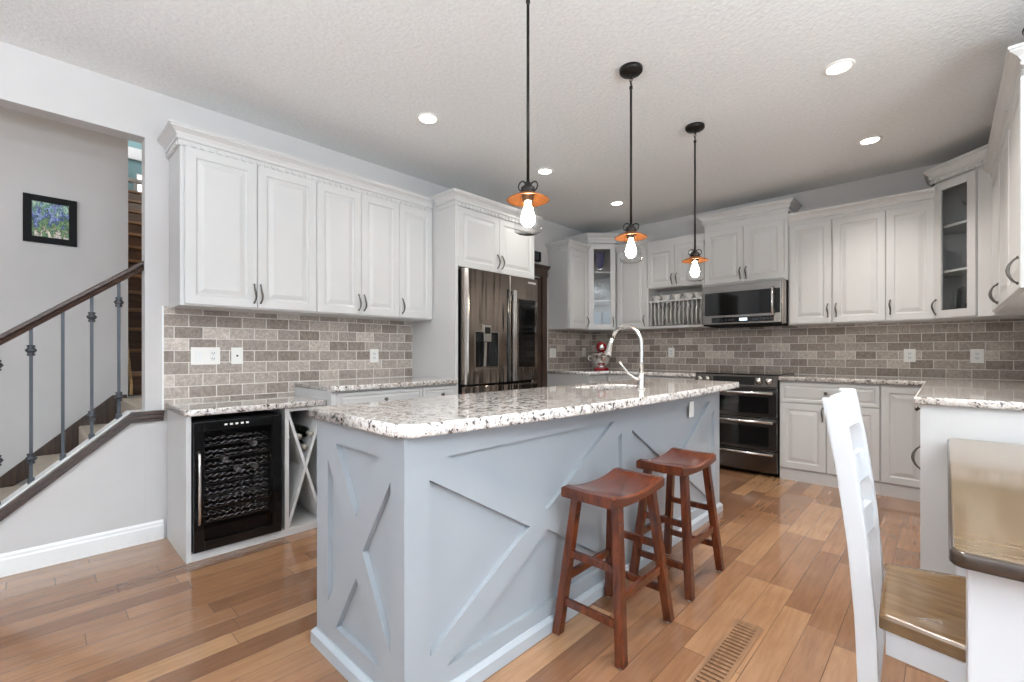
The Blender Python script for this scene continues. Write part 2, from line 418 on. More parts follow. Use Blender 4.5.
        return s.loft(secs)
    def panel_door(s, x0, x1, z0, z1, y=-0.02, t=0.02, st=0.055):
        # raised-panel door, face towards -y
        b = bmesh.new(); rings = []
        k = min(1.0, (min(x1 - x0, z1 - z0)) / 0.30)
        st = st * k
        for (i, d) in ((0, t), (0, 0.003), (0.003, 0.0), (st, 0.0), (st + 0.004 * k, 0.006), (st + 0.010 * k, 0.008), (st + 0.016 * k, 0.008), (st + 0.042 * k, 0.0015), (st + 0.045 * k, 0.001)):
            rings.append([b.verts.new(p) for p in ((x0 + i, y + d, z0 + i), (x1 - i, y + d, z0 + i), (x1 - i, y + d, z1 - i), (x0 + i, y + d, z1 - i))])
        for a, c in zip(rings, rings[1:]):
            for q in range(4): b.faces.new((a[q], a[(q + 1) % 4], c[(q + 1) % 4], c[q]))
        b.faces.new(rings[0][::-1]); b.faces.new(rings[-1])
        bmesh.ops.recalc_face_normals(b, faces=b.faces[:])
        s._merge(b); return s
    def frame(s, x0, x1, z0, z1, w, y0, y1, bev=0.002):
        s.box(x0, x0 + w, y0, y1, z0, z1, bev); s.box(x1 - w, x1, y0, y1, z0, z1, bev)
        s.box(x0 + w, x1 - w, y0, y1, z0, z0 + w, bev); s.box(x0 + w, x1 - w, y0, y1, z1 - w, z1, bev); return s
    def build(s, name, mat, parent=None, loc=None):
        me = bpy.data.meshes.new(name); s.bm.to_mesh(me); s.bm.free()
        o = bpy.data.objects.new(name, me); COL.objects.link(o)
        me.materials.append(M[mat] if isinstance(mat, str) else mat)
        if parent is not None: o.parent = parent
        if loc is not None: o.location = loc
        return o

def tag(o, label, cat, group=None):
    o['label'] = label; o['category'] = cat
    if group: o['group'] = group
    return o
def thing(name, label, cat, loc=(0, 0, 0), rz=0.0, group=None):
    o = bpy.data.objects.new(name, None); COL.objects.link(o)
    o.location = loc; o.rotation_euler = (0, 0, rz); o.empty_display_size = 0.1
    return tag(o, label, cat, group)
def struct(o): o['kind'] = 'structure'; return o
def copy_tree(o, loc=None, label=None, parent=None):
    c = o.copy(); COL.objects.link(c)
    if parent is not None: c.parent = parent
    if loc is not None: c.location = loc
    if label: c['label'] = label
    for ch in list(o.children): copy_tree(ch, parent=c)
    return c
def arc(c, r, a0, a1, n, plane='xz'):
    out = []
    for i in range(n + 1):
        a = a0 + (a1 - a0) * i / n
        u, v = r * math.cos(a), r * math.sin(a)
        out.append({'xz': (c[0] + u, c[1], c[2] + v), 'xy': (c[0] + u, c[1] + v, c[2]), 'yz': (c[0], c[1] + u, c[2] + v)}[plane])
    return out

# ---------------------------------------------------------------- room shell
XL, YB, XR, ZC = -3.568, 5.37, 0.56, 2.79      # left wall, back wall, right wall, ceiling
XN, YN, YR = 3.3, 3.10, -3.3                   # nook window wall, nook back wall, rear wall
struct(MB().box(-4.7, XN + 0.12, YR - 0.12, YB + 0.12, -0.08, 0).build('floor', 'floor'))
struct(MB().box(XL - 0.12, XN + 0.12, YR - 0.12, YB + 0.12, ZC, ZC + 0.1).build('ceiling', 'ceil'))
struct(MB().box(XL - 0.12, XL, 0.475, YB + 0.12, 0, ZC).box(XL - 0.12, XL, YR, 0.475, 2.49, ZC)
       .box(XL - 0.12, XL, YR - 0.12, -1.6, 0, 2.49).build('wall_left', 'wall'))
struct(MB().box(XL, XR + 0.12, YB, YB + 0.12, 0, ZC).build('wall_back', 'wall'))
struct(MB().box(XR, XR + 0.12, YN, YB, 0, ZC).build('wall_right', 'wall'))
struct(MB().box(XR + 0.12, XN, YN, YN + 0.12, 0, ZC).build('wall_nook', 'wall'))
# window wall of the nook (opening Y -0.75..2.75, z 0.25..2.4)
w = MB()
w.box(XN, XN + 0.12, YR, -0.75, 0, ZC).box(XN, XN + 0.12, 2.75, YN, 0, ZC)
w.box(XN, XN + 0.12, -0.75, 2.75, 0, 0.25).box(XN, XN + 0.12, -0.75, 2.75, 2.4, ZC)
struct(w.build('wall_window', 'wall'))
# rear wall (opening X -0.9..2.7, z 0.25..2.4)
w = MB()
w.box(XL, -0.9, YR - 0.12, YR, 0, ZC).box(2.7, XN, YR - 0.12, YR, 0, ZC)
w.box(-0.9, 2.7, YR - 0.12, YR, 0, 0.25).box(-0.9, 2.7, YR - 0.12, YR, 2.4, ZC)
struct(w.build('wall_rear', 'wall'))
def window(name, axis, a0, a1, c, z0, z1, nm):
    w = MB(); g = MB()
    def bx(mb, u0, u1, d0, d1, v0, v1):
        if axis == 'y': mb.box(c + d0, c + d1, u0, u1, v0, v1)
        else: mb.box(u0, u1, c - d1, c - d0, v0, v1)
    bx(w, a0, a0 + 0.06, 0.02, 0.1, z0, z1); bx(w, a1 - 0.06, a1, 0.02, 0.1, z0, z1)
    bx(w, a0 + 0.06, a1 - 0.06, 0.02, 0.1, z0, z0 + 0.06); bx(w, a0 + 0.06, a1 - 0.06, 0.02, 0.1, z1 - 0.06, z1)
    for k in range(1, nm):
        u = a0 + (a1 - a0) * k / nm; ww = 0.05 if k % 3 == 0 else 0.012
        bx(w, u - ww, u + ww, 0.03, 0.09, z0 + 0.06, z1 - 0.06)
    for k in range(1, 5):
        v = z0 + (z1 - z0) * k / 5; bx(w, a0 + 0.06, a1 - 0.06, 0.04, 0.08, v - 0.012, v + 0.012)
    o = struct(w.build(name, 'trim'))
    bx(g, a0 + 0.06, a1 - 0.06, 0.058, 0.062, z0 + 0.06, z1 - 0.06)
    g.build('window_pane', 'glass', o)
window('window_1', 'y', -0.75, 2.75, XN, 0.25, 2.4, 9)
window('window_2', 'x', -0.9, 2.7, YR, 0.25, 2.4, 9)

# backsplash tile
BS = MB(); BS.box(XL, XL + 0.010, 0.567, 2.44, 0.80, 1.46)
struct(BS.build('trim_1', 'tile_y'))
struct(MB().box(XL, XL + 0.010, 4.40, YB - 0.012, 0.9, 1.46).build('trim_2', 'tile_y'))
struct(MB().box(XL, XR, YB - 0.012, YB, 0.9, 1.46).build('trim_3', 'tile_x'))
struct(MB().box(XR - 0.010, XR, 3.12, YB - 0.012, 0.9, 1.46).build('trim_4', 'tile_y'))
# white edge strip where the left tile starts, baseboard of the knee wall
struct(MB().box(XL, XL + 0.012, 0.558, 0.567, 0.80, 1.46).build('trim_5', 'trim'))
bb = [(0, 0), (0.016, 0), (0.016, 0.085), (0.011, 0.095), (0.011, 0.105), (0.004, 0.118), (0, 0.118)]
b = MB(); b.prism([(XL + o, z) for o, z in bb], 'y', -3.2, 0.566)
struct(b.build('baseboard_left', 'trim'))
struct(MB().prism([(XR + 0.12 + 0.0, 0), (XN, 0), (XN, 0.11), (XR + 0.12, 0.11)], 'y', YN - 0.015, YN).build('baseboard_nook', 'trim'))

# ---------------------------------------------------------------- staircase behind the knee wall
SL = 0.858
zb = lambda y: 0.386 + SL * (y + 0.003)       # lower edge of the dark trim
KY0 = -0.43
kn = MB(); kn.prism([(KY0, 0), (0.475, 0), (0.475, 0.795), (0.404, 0.795), (KY0, zb(KY0) + 0.064)], 'x', XL - 0.12, XL - 0.002)
struct(kn.build('wall_knee', 'wall'))
tr = MB()
for o, dz0, dz1 in ((0.016, 0.0, 0.018), (0.006, 0.018, 0.024), (0.028, 0.024, 0.044), (0.012, 0.044, 0.049), (0.040, 0.049, 0.066)):
    y1 = 0.410
    tr.prism([(KY0, zb(KY0) + dz0), (y1, zb(y1) + dz0), (0.566, zb(y1) + dz0), (0.566, zb(y1) + dz1), (y1, zb(y1) + dz1), (KY0, zb(KY0) + dz1)], 'x', XL - 0.001, XL + o)
struct(tr.build('trim_6', 'rail'))
cp = MB(); cp.prism([(KY0, zb(KY0) + 0.064), (0.404, 0.795), (0.475, 0.795), (0.475, 0.806), (0.400, 0.806), (KY0, zb(KY0) + 0.077)], 'x', XL - 0.125, XL - 0.001)
struct(cp.build('trim_7', 'trim'))
# picture wall and upstairs shell
struct(MB().box(-4.72, -4.6, YR, 0.51, 0, 5.2).build('wall_stair', 'wall'))
struct(MB().box(-9.5, XL - 0.12, 1.50, 1.6, 0, 5.3).build('wall_landing', 'wall'))
struct(MB().box(-9.5, -4.72, 0.42, 0.50, 0, 5.3).build('wall_flight', 'wall'))
struct(MB().box(-9.5, -9.4, 0.50, 1.5, 3.1, 5.3).build('wall_upstairs', 'teal'))
struct(MB().box(-9.5, XL - 0.12, YR, 1.6, 5.3, 5.4).build('ceiling_stair', 'wall'))
struct(MB().box(XL - 0.12, XL, YR, 1.6, ZC + 0.1, 5.3).build('wall_above', 'wall'))
struct(MB().box(-4.72, XL - 0.12, YR - 0.1, YR, 0, 5.3).build('wall_stair_end', 'wall'))
struct(MB().box(-9.4, -9.36, 0.50, 1.5, 4.24, 4.42).build('trim_8', 'trim'))
wf = struct(MB().box(-9.4, -9.37, 1.14, 1.30, 3.66, 4.02).build('window_3', 'trim'))
MB().box(-9.369, -9.366, 1.16, 1.28, 3.68, 4.0).build('pane', 'litwin', wf)
struct(MB().box(-9.4, -7.96, 0.50, 1.5, 3.07, 3.26).build('floor_upstairs', 'stairwood'))
# flights
st = thing('carpeted_staircase', 'lower flight of beige carpeted stairs behind the knee wall and iron balusters', 'staircase', (-4.1, -0.1, 0))
for k in range(4):
    z1 = 0.815 - 0.185 * k; y1 = 1.495 if k == 0 else 0.485 - 0.235 * (k - 1); y0 = 0.485 - 0.235 * k
    MB().box(-0.498 if k else -0.498, 0.40, y0 + 0.1 - (0.02), y1 + 0.1, 0.0 + (0.005 if k else 0.005), z1, 0.016, 3).build('step', 'carpet', st)
sk = MB()
yA, yB = -0.62, 0.40
sk.prism([(-0.42, 0.0), (0.60, 0.62), (0.60, 0.842), (0.518, 0.842), (-0.42, 0.002)], 'x', -0.4985, -0.482)
sk.build('skirt_board', 'darkwood', st)
MB().box(-0.64, -0.4982, 0.616, 1.59, 0.005, 0.815, 0.004).build('step', 'carpet', st)
fl = thing('wooden_staircase', 'dark upper wooden stairs seen through the gap beside the picture wall', 'staircase', (-4.7, 1.0, 0.816))
NS = 13
for k in range(NS):
    x1 = -0.25 * k - 0.03; z1 = 0.19 * (k + 1)
    MB().box(x1 - 0.25, x1 + 0.0, -0.49, 0.49, z1 - 0.19, z1 - 0.03).build('riser', 'stairwood', fl)
    MB().box(x1 - 0.25, x1 + 0.025, -0.49, 0.49, z1 - 0.03, z1, 0.008).build('tread', 'treadwood', fl)
g = MB(); g.prism([(0.08, 0.02), (0.08, 0.10), (-0.30, 0.62), (-0.62, 0.62), (-0.62, 0.02)], 'y', -0.478, -0.46)
g.build('skirt_board', 'litwood', fl)
gr = thing('upstairs_guard_rail', 'white upstairs guard rail at the top of the wooden stairs', 'railing', (-8.3, 1.0, 3.26))
MB().box(-0.03, 0.03, -0.48, 0.48, 0.30, 0.35).build('rail', 'trim', gr)
for k in range(9):
    MB().box(-0.012, 0.012, -0.45 + k * 0.11 - 0.012, -0.45 + k * 0.11 + 0.012, 0.0, 0.30).build('baluster', 'trim', gr)
lp = bpy.data.lights.new('upstairs_light', 'POINT'); lp.energy = 16; lp.shadow_soft_size = 0.25; lp.color = (0.95, 0.98, 1.0)
lo = bpy.data.objects.new('upstairs_light', lp); COL.objects.link(lo); lo.location = (-8.7, 0.85, 4.95)
lp = bpy.data.lights.new('stairwell_fill', 'POINT'); lp.energy = 22; lp.shadow_soft_size = 0.25; lp.color = (1.0, 0.95, 0.88)  # added fill for the stairwell, no fixture behind it
lo = bpy.data.objects.new('stairwell_fill', lp); COL.objects.link(lo); lo.location = (-4.1, -0.9, 4.4)
lp = bpy.data.lights.new('flight_fill', 'POINT'); lp.energy = 14; lp.shadow_soft_size = 0.15; lp.color = (1.0, 0.93, 0.82)  # added point light that brightens the dark upper flight
lo = bpy.data.objects.new('flight_fill', lp); COL.objects.link(lo); lo.location = (-5.6, 1.2, 3.6)
# handrail and balusters
hr = thing('stair_handrail', 'dark wood handrail on grey iron balusters above the sloped knee wall', 'railing', (-3.63, 0.0, 0.8))
zr = lambda y: 1.255 + 0.802 * (y + 0.12)
rp = [(-0.020, -0.052), (0.020, -0.052), (0.026, -0.035), (0.020, -0.026), (0.032, -0.016), (0.030, 0.0), (0.014, 0.008), (-0.014, 0.008), (-0.030, 0.0), (-0.032, -0.016), (-0.020, -0.026), (-0.026, -0.035)]
secs = [[(x, y, zr(y) + z - 0.8) for x, z in rp] for y in (-1.1, 0.474)]
MB().loft(secs).build('rail', 'rail', hr)
kk = {-0.379: (2,), -0.255: (), -0.131: (2,), -0.007: (1,), 0.117: (), 0.238: (1,), 0.359: (1,)}
for y in (-0.379, -0.255, -0.131, -0.007, 0.117, 0.238, 0.359):
    z0 = zb(y) + 0.077 + 0.002; z1 = zr(y) - 0.052
    b = MB().box(-0.0075, 0.0075, y - 0.0075, y + 0.0075, z0 - 0.8 - 0.004, z1 - 0.8 + 0.01)
    b.box(-0.014, 0.014, y - 0.014, y + 0.014, z0 - 0.8 - 0.012, z0 - 0.8 + 0.02, 0.004)
    if kk[y]:
        for zc in ((z1 - 0.115, z0 + 0.125) if kk[y][0] == 1 else (z1 - 0.095, z0 + 0.24)):
            b.lathe([(0.008, -0.030), (0.016, -0.028), (0.018, -0.022), (0.012, -0.016), (0.020, -0.008), (0.025, 0), (0.020, 0.008), (0.012, 0.016), (0.018, 0.022), (0.016, 0.028), (0.008, 0.030)], (0, y, zc - 0.8), 14)
    b.build('baluster', 'iron', hr)
# framed print
pf = thing('framed_print', 'small black-framed blue and green floral print on the stair wall', 'picture', (-4.6, 0.087, 2.1), R(90))
MB().frame(-0.135, 0.135, -0.165, 0.165, 0.043, -0.022, -0.001, 0.003).build('frame', 'blackmat', pf)
MB().box(-0.093, 0.093, -0.010, -0.004, -0.123, 0.123).build('print', 'art', pf)

# ---------------------------------------------------------------- cabinet helpers
def crown_prof(z1, h=0.10):
    return [(0.0, z1 - h - 0.036), (0.010, z1 - h - 0.036), (0.010, z1 - h - 0.005), (0.020, z1 - h), (0.020, z1 - h + 0.014), (0.013, z1 - h + 0.020),
            (0.016, z1 - 0.060), (0.028, z1 - 0.040), (0.046, z1 - 0.026), (0.053, z1 - 0.022), (0.053, z1 - 0.015), (0.060, z1 - 0.011), (0.060, z1), (0.0, z1)]
def add_crown(root, path, z1, h=0.075):
    m = MB(); m.sweep(crown_prof(z1, h), path)
    P = [Vector(p) for p in path]
    for a, b2 in zip(P, P[1:]):
        d = b2 - a; L = d.length; d.normalize(); nrm = Vector((d.y, -d.x)); n = max(1, int(L / 0.042)); ang = math.atan2(d.y, d.x)
        if L < 0.25: continue
        for k in range(n):
            c = a + d * ((k + 0.5) * L / n) + nrm * 0.0135
            mt = Matrix.Translation((c.x, c.y, z1 - h - 0.022)) @ Matrix.Rotation(ang, 4, 'Z')
            m.box(-0.011, 0.011, -0.0045, 0.0045, -0.011, 0.011, mat=mt)
    return m.build('crown_moulding', 'cab', root)
def add_handle(door, x, z, y=-0.02, h=0.115, horiz=False):
    m = MB(); pts = []; rr = []
    n = 14
    for i in range(n + 1):
        t = i / n; s = (t - 0.5) * h
        out = 0.030 * math.sin(PI * t) ** 0.7
        side = 0.0035 * math.sin(2 * PI * t)
        pts.append((x + side, y - 0.004 - out, z + s) if not horiz else (x + s, y - 0.004 - out, z + side))
        rr.append(0.0042 + 0.0028 * math.sin(PI * t) ** 2)
    m.tube(pts, rr, 8)
    for sgn in (-1, 1):
        c = (x, y - 0.004, z + sgn * h / 2) if not horiz else (x + sgn * h / 2, y - 0.004, z)
        m.sphere(c, 0.0065, (1, 0.8, 1.2), 10, 6)
    m.sphere((x, y - 0.034, z), 0.0075, (1, 1, 1.3), 10, 6)
    return m.build('handle', 'pull', door)
def add_knob(door, x, z, y=-0.02):
    return MB().lathe([(0.007, 0.0), (0.005, -0.008), (0.006, -0.014), (0.013, -0.018), (0.014, -0.024), (0.010, -0.029), (0.0, -0.031)], (x, y, z), 14, 'y').build('knob', 'pull', door)
def add_door(root, x0, x1, z0, z1, hx=None, hz=None, name='door'):
    d = MB().panel_door(x0 + 0.0015, x1 - 0.0015, z0, z1).build(name, 'cab', root)
    if hx is not None: add_handle(d, hx, hz)
    return d
def add_drawer(root, x0, x1, z0, z1, kx=None, kz=None):
    d = MB().panel_door(x0 + 0.0015, x1 - 0.0015, z0, z1, st=0.045).build('drawer', 'cab', root)
    if kx is not None: add_knob(d, kx, kz)
    return d
GU = 'white wall cabinets'
def upper(label, loc, rz, w, d, h, doors, crown_path, ztop, base_rail=True, name='wall_cabinet'):
    """loc: lower front-left corner of the carcass; doors: (x0, x1, z0, z1, hx, hz)"""
    r = thing(name, label, 'cabinet', loc, rz)
    MB().box(0, w, 0, d, 0, h, 0.002).build('body', 'cab', r)
    for dd in doors: add_door(r, *dd)
    if crown_path: add_crown(r, crown_path, ztop - loc[2])
    return r

ZU, ZD = 1.447, 2.385          # bottom of wall cabinets, top of their doors
ZT, ZTT = 2.497, 2.645         # crown tops: standard and raised
HU = ZT - 0.02 - ZU
DZ0, DZ1 = 0.008, ZD - ZU
XF = XL + 0.328 - 0.02         # carcass front of the left wall cabinets
UD = XF - XL                   # their depth
# left wall run (local x -> +Y)
L1, L2, L3, L4 = 0.595, 1.393, 2.069, 2.402
upper('white two-door wall cabinet at the left end, above the wine fridge', (XF, L1, ZU), R(90), L2 - L1, UD - 0.001, HU,
      [(0.019, 0.411, DZ0, DZ1, 0.392, 0.10), (0.411, L2 - L1, DZ0, DZ1, 0.430, 0.10)],
      [(0, UD), (0, 0), (L2 - L1, 0)], ZT)
upper('white two-door wall cabinet in the middle of the left wall row', (XF, L2, ZU), R(90), L3 - L2, UD - 0.001, HU,
      [(0, 0.341, DZ0, DZ1, 0.318, 0.10), (0.341, L3 - L2, DZ0, DZ1, 0.363, 0.10)], [(0, 0), (L3 - L2, 0)], ZT)
upper('narrow white single-door wall cabinet beside the tall fridge surround', (XF, L3, ZU), R(90), L4 - L3, UD - 0.001, HU,
      [(0, L4 - L3, DZ0, DZ1, 0.028, 0.10)], [(0, 0), (L4 - L3, 0)], ZT)
# tall surround round the refrigerator
XT = -2.934 - 0.02; TD = XT - XL
TY0, TY1 = 2.405, 3.405; TW = TY1 - TY0
fs = thing('fridge_surround', 'tall white cabinet surround framing the fridge, with two doors above it', 'cabinet', (XT, TY0, 0), R(90))
MB().box(0, 0.03, -0.018, TD - 0.001, 0, ZT - 0.02, 0.002).build('side_panel', 'cab', fs)
MB().box(TW - 0.018, TW, 0.0, TD - 0.001, 0, ZT - 0.02, 0.002).build('side_panel', 'cab', fs)
MB().box(0.03, TW - 0.018, 0.0, TD - 0.001, 1.89, ZT - 0.02, 0.002).build('body', 'cab', fs)
add_door(fs, 0.03, 0.515, 1.885, 2.385, 0.487, 1.985); add_door(fs, 0.515, TW, 1.885, 2.385, 0.543, 1.985)
add_crown(fs, [(0, 0.224), (0, -0.018), (TW, -0.018), (TW, TD)], ZT)
# wall cabinet at the far end of the left wall
C1, C2 = 4.395, 4.80
upper('white single-door wall cabinet beyond the fridge, left of the corner glass cabinet', (XF, C1, ZU), R(90), C2 - C1, UD - 0.012, HU,
      [(0.004, C2 - C1, DZ0, DZ1, 0.36, 0.10)], [(0, UD), (0, 0), (C2 - C1, 0)], ZT)

def glass_corner(label, loc, rz, fw, door_w, ext, poly, ztop, hx, shelves):
    """diagonal corner wall cabinet; local frame on the diagonal front, poly = plan outline in local coords"""
    r = thing('corner_glass_cabinet', label, 'cabinet', loc, rz)
    h = ztop - 0.02 - loc[2]
    m = MB()
    n = len(poly)
    m.prism(poly, 'z', 0, 0.02).prism(poly, 'z', h - 0.02, h)
    for i in range(1, n):          # all sides but the front (edge 0->1)
        a = Vector(poly[i]); b2 = Vector(poly[(i + 1) % n]); d = (b2 - a).normalized(); nn = Vector((-d.y, d.x))
        q = [a, b2, b2 + nn * 0.015, a + nn * 0.015]
        m.prism([(p.x, p.y) for p in q], 'z', 0.02, h - 0.02)
    m.build('body', 'cab', r)
    MB().box(0, fw, 0.0, 0.004, ZTT - 0.14 - loc[2], h).build('top_rail', 'cab', r)
    if door_w < fw - 0.01: MB().box(door_w, fw, -0.004, 0.0, 0, h).build('stile', 'cab', r)
    zt = ztop - 0.125 - loc[2]
    d = MB().frame(0.004, door_w - 0.002, 0.008, zt, 0.062, -0.02, 0.0, 0.003).build('door', 'cab', r)
    MB().box(0.062, door_w - 0.062, -0.010, -0.007, 0.064, zt - 0.058).build('glass_pane', 'pane', d)
    add_handle(d, hx, 0.10)
    for zs in shelves:
        c = Vector((fw / 2, 0.12))
        sp = [(c.x + (p[0] - c.x) * 0.93, 0.02 + (p[1]) * 0.93) for p in poly]
        MB().prism(sp, 'z', zs, zs + 0.018).build('shelf', 'cab', r)
    add_crown(r, ext, ztop - loc[2])
    return r
# left corner: front from (-3.238,4.80) to (-2.998,5.04) (door faces, 45 deg)
S2 = math.sqrt(0.5)
def to_local(loc, rz, p):
    dx, dy = p[0] - loc[0], p[1] - loc[1]; c, s = math.cos(rz), math.sin(rz)
    return (dx * c + dy * s, -dx * s + dy * c)
YF = YB - 0.33 + 0.02          # carcass front of the back wall cabinets
lc = (-3.2521, 4.8021, ZU)
FWL = 0.3394
rz = R(45)
polyL = [(0, 0), (FWL, 0), to_local(lc, rz, (-2.9985, YB - 0.0125)), to_local(lc, rz, (XL + 0.0105, YB - 0.0125)), to_local(lc, rz, (XL + 0.0105, 4.8021))]
glass_corner('white corner wall cabinet with a glass door showing a blue vase', lc, rz, FWL, FWL, [to_local(lc, rz, (XL + 0.0105, 4.8021)), (0, -0.02), (FWL, -0.02), to_local(lc, rz, (-2.9985, YB - 0.0125))], polyL, ZTT, FWL - 0.03, (0.36, 0.72))
# back wall run
B0, B1, B2, B3, B4, B5, B6 = -2.998, -2.58, -1.905, -1.108, -0.375, -0.064, 0.0
BD = YB - 0.012 - YF
upper('white single-door wall cabinet between the corner glass cabinet and plate rack', (B0, YF, ZU), 0, B1 - B0, BD, HU,
      [(0.02, B1 - B0, DZ0, DZ1, B1 - B0 - 0.03, 0.10)], [(0, 0), (B1 - B0, 0)], ZT)
# plate rack cabinet
pr = thing('plate_rack_cabinet', 'white wall cabinet with two short doors above an open spindle plate rack', 'cabinet', (B1, YF, ZU), 0)
W = B2 - B1
MB().box(0, W, 0, BD, 0.465, HU, 0.002).build('body', 'cab', pr)
m = MB(); m.box(0, 0.02, -0.018, BD, 0, 0.465, 0.002).box(W - 0.02, W, -0.018, BD, 0, 0.465, 0.002)
m.box(0.02, W - 0.02, -0.018, BD, 0, 0.025, 0.002).box(0.02, W - 0.02, BD - 0.01, BD, 0.025, 0.465)
m.build('rack_case', 'cab', pr)
add_door(pr, 0.004, W / 2, 0.475, DZ1, W / 2 - 0.028, 0.56); add_door(pr, W / 2, W - 0.004, 0.475, DZ1, W / 2 + 0.028, 0.56)
for yy in (0.0, 0.17):
    MB().box(0.02, W - 0.02, yy - 0.010, yy + 0.010, 0.305, 0.325, 0.003).build('rail', 'cab', pr)
NSP = 13
for yy in (0.0, 0.17):
    for k in range(NSP):
        xx = 0.02 + (W - 0.04) * (k + 0.5) / NSP
        MB().lathe([(0.006, 0.025), (0.0065, 0.16), (0.006, 0.305)], (xx, yy, 0), 8).build('spindle', 'cab', pr)
add_crown(pr, [(0, 0), (W, 0)], ZT)
for k in range(NSP - 1):
    if k in (2, 7): continue
    xx = B1 + 0.02 + (W - 0.04) * (k + 1.0) / NSP
    o = MB().lathe([(0.0, 0.004), (0.055, 0.004), (0.075, 0.008), (0.115, 0.016), (0.117, 0.020), (0.075, 0.013), (0.055, 0.009), (0.0, 0.009)], (0, 0, 0), 28, 'x', cap=False).build('dinner_plate', 'china')
    o.location = (xx - 0.010, YF + 0.12, ZU + 0.025 + 0.117 - 0.0)
    tag(o, 'white dinner plate standing on edge in the plate rack slots', 'plate', 'plates standing in the plate rack')
for k, xx in enumerate((0.075, 0.19, 0.32, 0.46, 0.575)):
    t = ['leftmost', 'second from left', 'middle', 'second from right', 'rightmost'][k]
    o = MB().lathe([(0.030, 0.0), (0.032, 0.006), (0.045, 0.030), (0.060, 0.062), (0.062, 0.064), (0.058, 0.062), (0.042, 0.030), (0.028, 0.009), (0.0, 0.008)], (0, 0, 0), 24).build('bowl', 'china')
    o.location = (B1 + xx, YF + 0.085, ZU + 0.326)
    tag(o, 'small white bowl above the plate rack spindles, %s of the five' % t, 'bowl', 'white bowls above the plate rack')
pr2 = MB().box(0.02, W - 0.02, 0.02, 0.15, 0.312, 0.3255).build('shelf', 'cab', pr)
# cabinet above the microwave
ZM = 1.872
upper('white two-door wall cabinet with raised crown above the microwave', (B2 + 0.0005, YF - 0.02, ZM), 0, B3 - B2 - 0.001, BD + 0.02, ZTT - 0.02 - ZM,
      [(0.006, (B3 - B2) / 2, 0.02, 2.46 - ZM, (B3 - B2) / 2 - 0.028, 0.11), ((B3 - B2) / 2, B3 - B2 - 0.03, 0.02, 2.46 - ZM, (B3 - B2) / 2 + 0.028, 0.11)],
      [(0, BD), (0, 0), (B3 - B2 - 0.001, 0), (B3 - B2 - 0.001, BD)], ZTT)
upper('white two-door wall cabinet right of the microwave', (B3, YF, ZU - 0.015), 0, B4 - B3, BD, HU + 0.015,
      [(0.012, 0.348, DZ0, DZ1 + 0.015, 0.320, 0.12), (0.356, B4 - B3, DZ0, DZ1 + 0.015, 0.384, 0.12)], [(0, 0), (B4 - B3, 0)], ZT)
upper('white single-door wall cabinet left of the right corner glass cabinet', (B4, YF, ZU - 0.015), 0, B5 - B4, BD, HU + 0.015,
      [(0.0, B5 - B4, DZ0, DZ1 + 0.015, 0.03, 0.12)], [(0, 0), (B5 - B4, 0)], ZT)
# right corner: carcass front from (-0.064, YF) diagonally to (XRF, ...)
XRF = 0.235 + 0.02
FWR = (XRF - B5) / S2
rc = (B5, YF, ZU - 0.015)
rz = R(-45)
re_ = (XRF, YF - (XRF - B5))
polyR = [(0, 0), (FWR, 0), to_local(rc, rz, (XR - 0.0105, re_[1])), to_local(rc, rz, (XR - 0.0105, YB - 0.0125)), to_local(rc, rz, (B5, YB - 0.0125))]
glass_corner('white corner wall cabinet with a glass door holding stemware, right corner', rc, rz, FWR, 0.335, [to_local(rc, rz, (B5, YB - 0.0125)), (0, -0.02), (FWR, -0.02), to_local(rc, rz, (XR - 0.0105, re_[1]))], polyR, ZTT, 0.028, (0.37, 0.73))
# right wall run (local x -> -Y)
yE = re_[1]
W1 = 1.18; W2 = yE - W1 - 2.985
RD = XR - 0.0105 - XRF
upper('white two-door wall cabinet on the right wall next to the corner glass cabinet', (XRF, yE - 0.001, ZU - 0.002), R(-90), W1, RD, HU,
      [(0.03, W1 / 2, DZ0, DZ1, W1 / 2 - 0.03, 0.09), (W1 / 2, W1, DZ0, DZ1, W1 / 2 + 0.03, 0.09)], [(0, 0), (W1, 0)], ZT)
upper('bright white wall cabinet at the near end of the right wall, side panel to camera', (XRF, yE - W1 - 0.001, ZU - 0.002), R(-90), W2, RD, HU,
      [(0, W2 - 0.004, DZ0, DZ1, W2 - 0.05, 0.09)], [(0, 0), (W2, 0), (W2, RD)], ZT)

# contents of the glass cabinets
def lath(name, mat, prof, loc, label, cat, group=None, seg=24):
    o = MB().lathe(prof, (0, 0, 0), seg, cap=False).build(name, mat); o.location = loc
    return tag(o, label, cat, group)
vase = [(0.0, 0.0), (0.035, 0.0), (0.036, 0.004), (0.012, 0.02), (0.014, 0.035), (0.040, 0.075), (0.056, 0.14), (0.062, 0.235), (0.057, 0.235), (0.050, 0.14), (0.034, 0.08), (0.0, 0.05)]
def vloc(base, rz, u, v, z):
    c, s = math.cos(rz), math.sin(rz); return (base[0] + u * c - v * s, base[1] + u * s + v * c, base[2] + z)
lath('glass_vase', 'bluegl', [(r_ * 1.12, z_ * 1.08) for r_, z_ in vase], vloc(lc, R(45), FWL / 2, 0.13, 0.739), 'cobalt blue vase on the top shelf of the left corner glass cabinet', 'vase')
goblet = [(0.0, 0.0), (0.036, 0.0), (0.036, 0.003), (0.006, 0.010), (0.005, 0.09), (0.030, 0.115), (0.042, 0.16), (0.038, 0.225), (0.036, 0.225), (0.040, 0.16), (0.028, 0.117), (0.0, 0.10)]
for i, (u, v) in enumerate(((-0.045, 0.10), (0.045, 0.12), (0.0, 0.20))):
    lath('wine_glass', 'glass', goblet, vloc(lc, R(45), FWL / 2 + u, v, 0.379), 'clear wine glass on the middle shelf of the left corner glass cabinet', 'glass', 'wine glasses in the left corner cabinet')
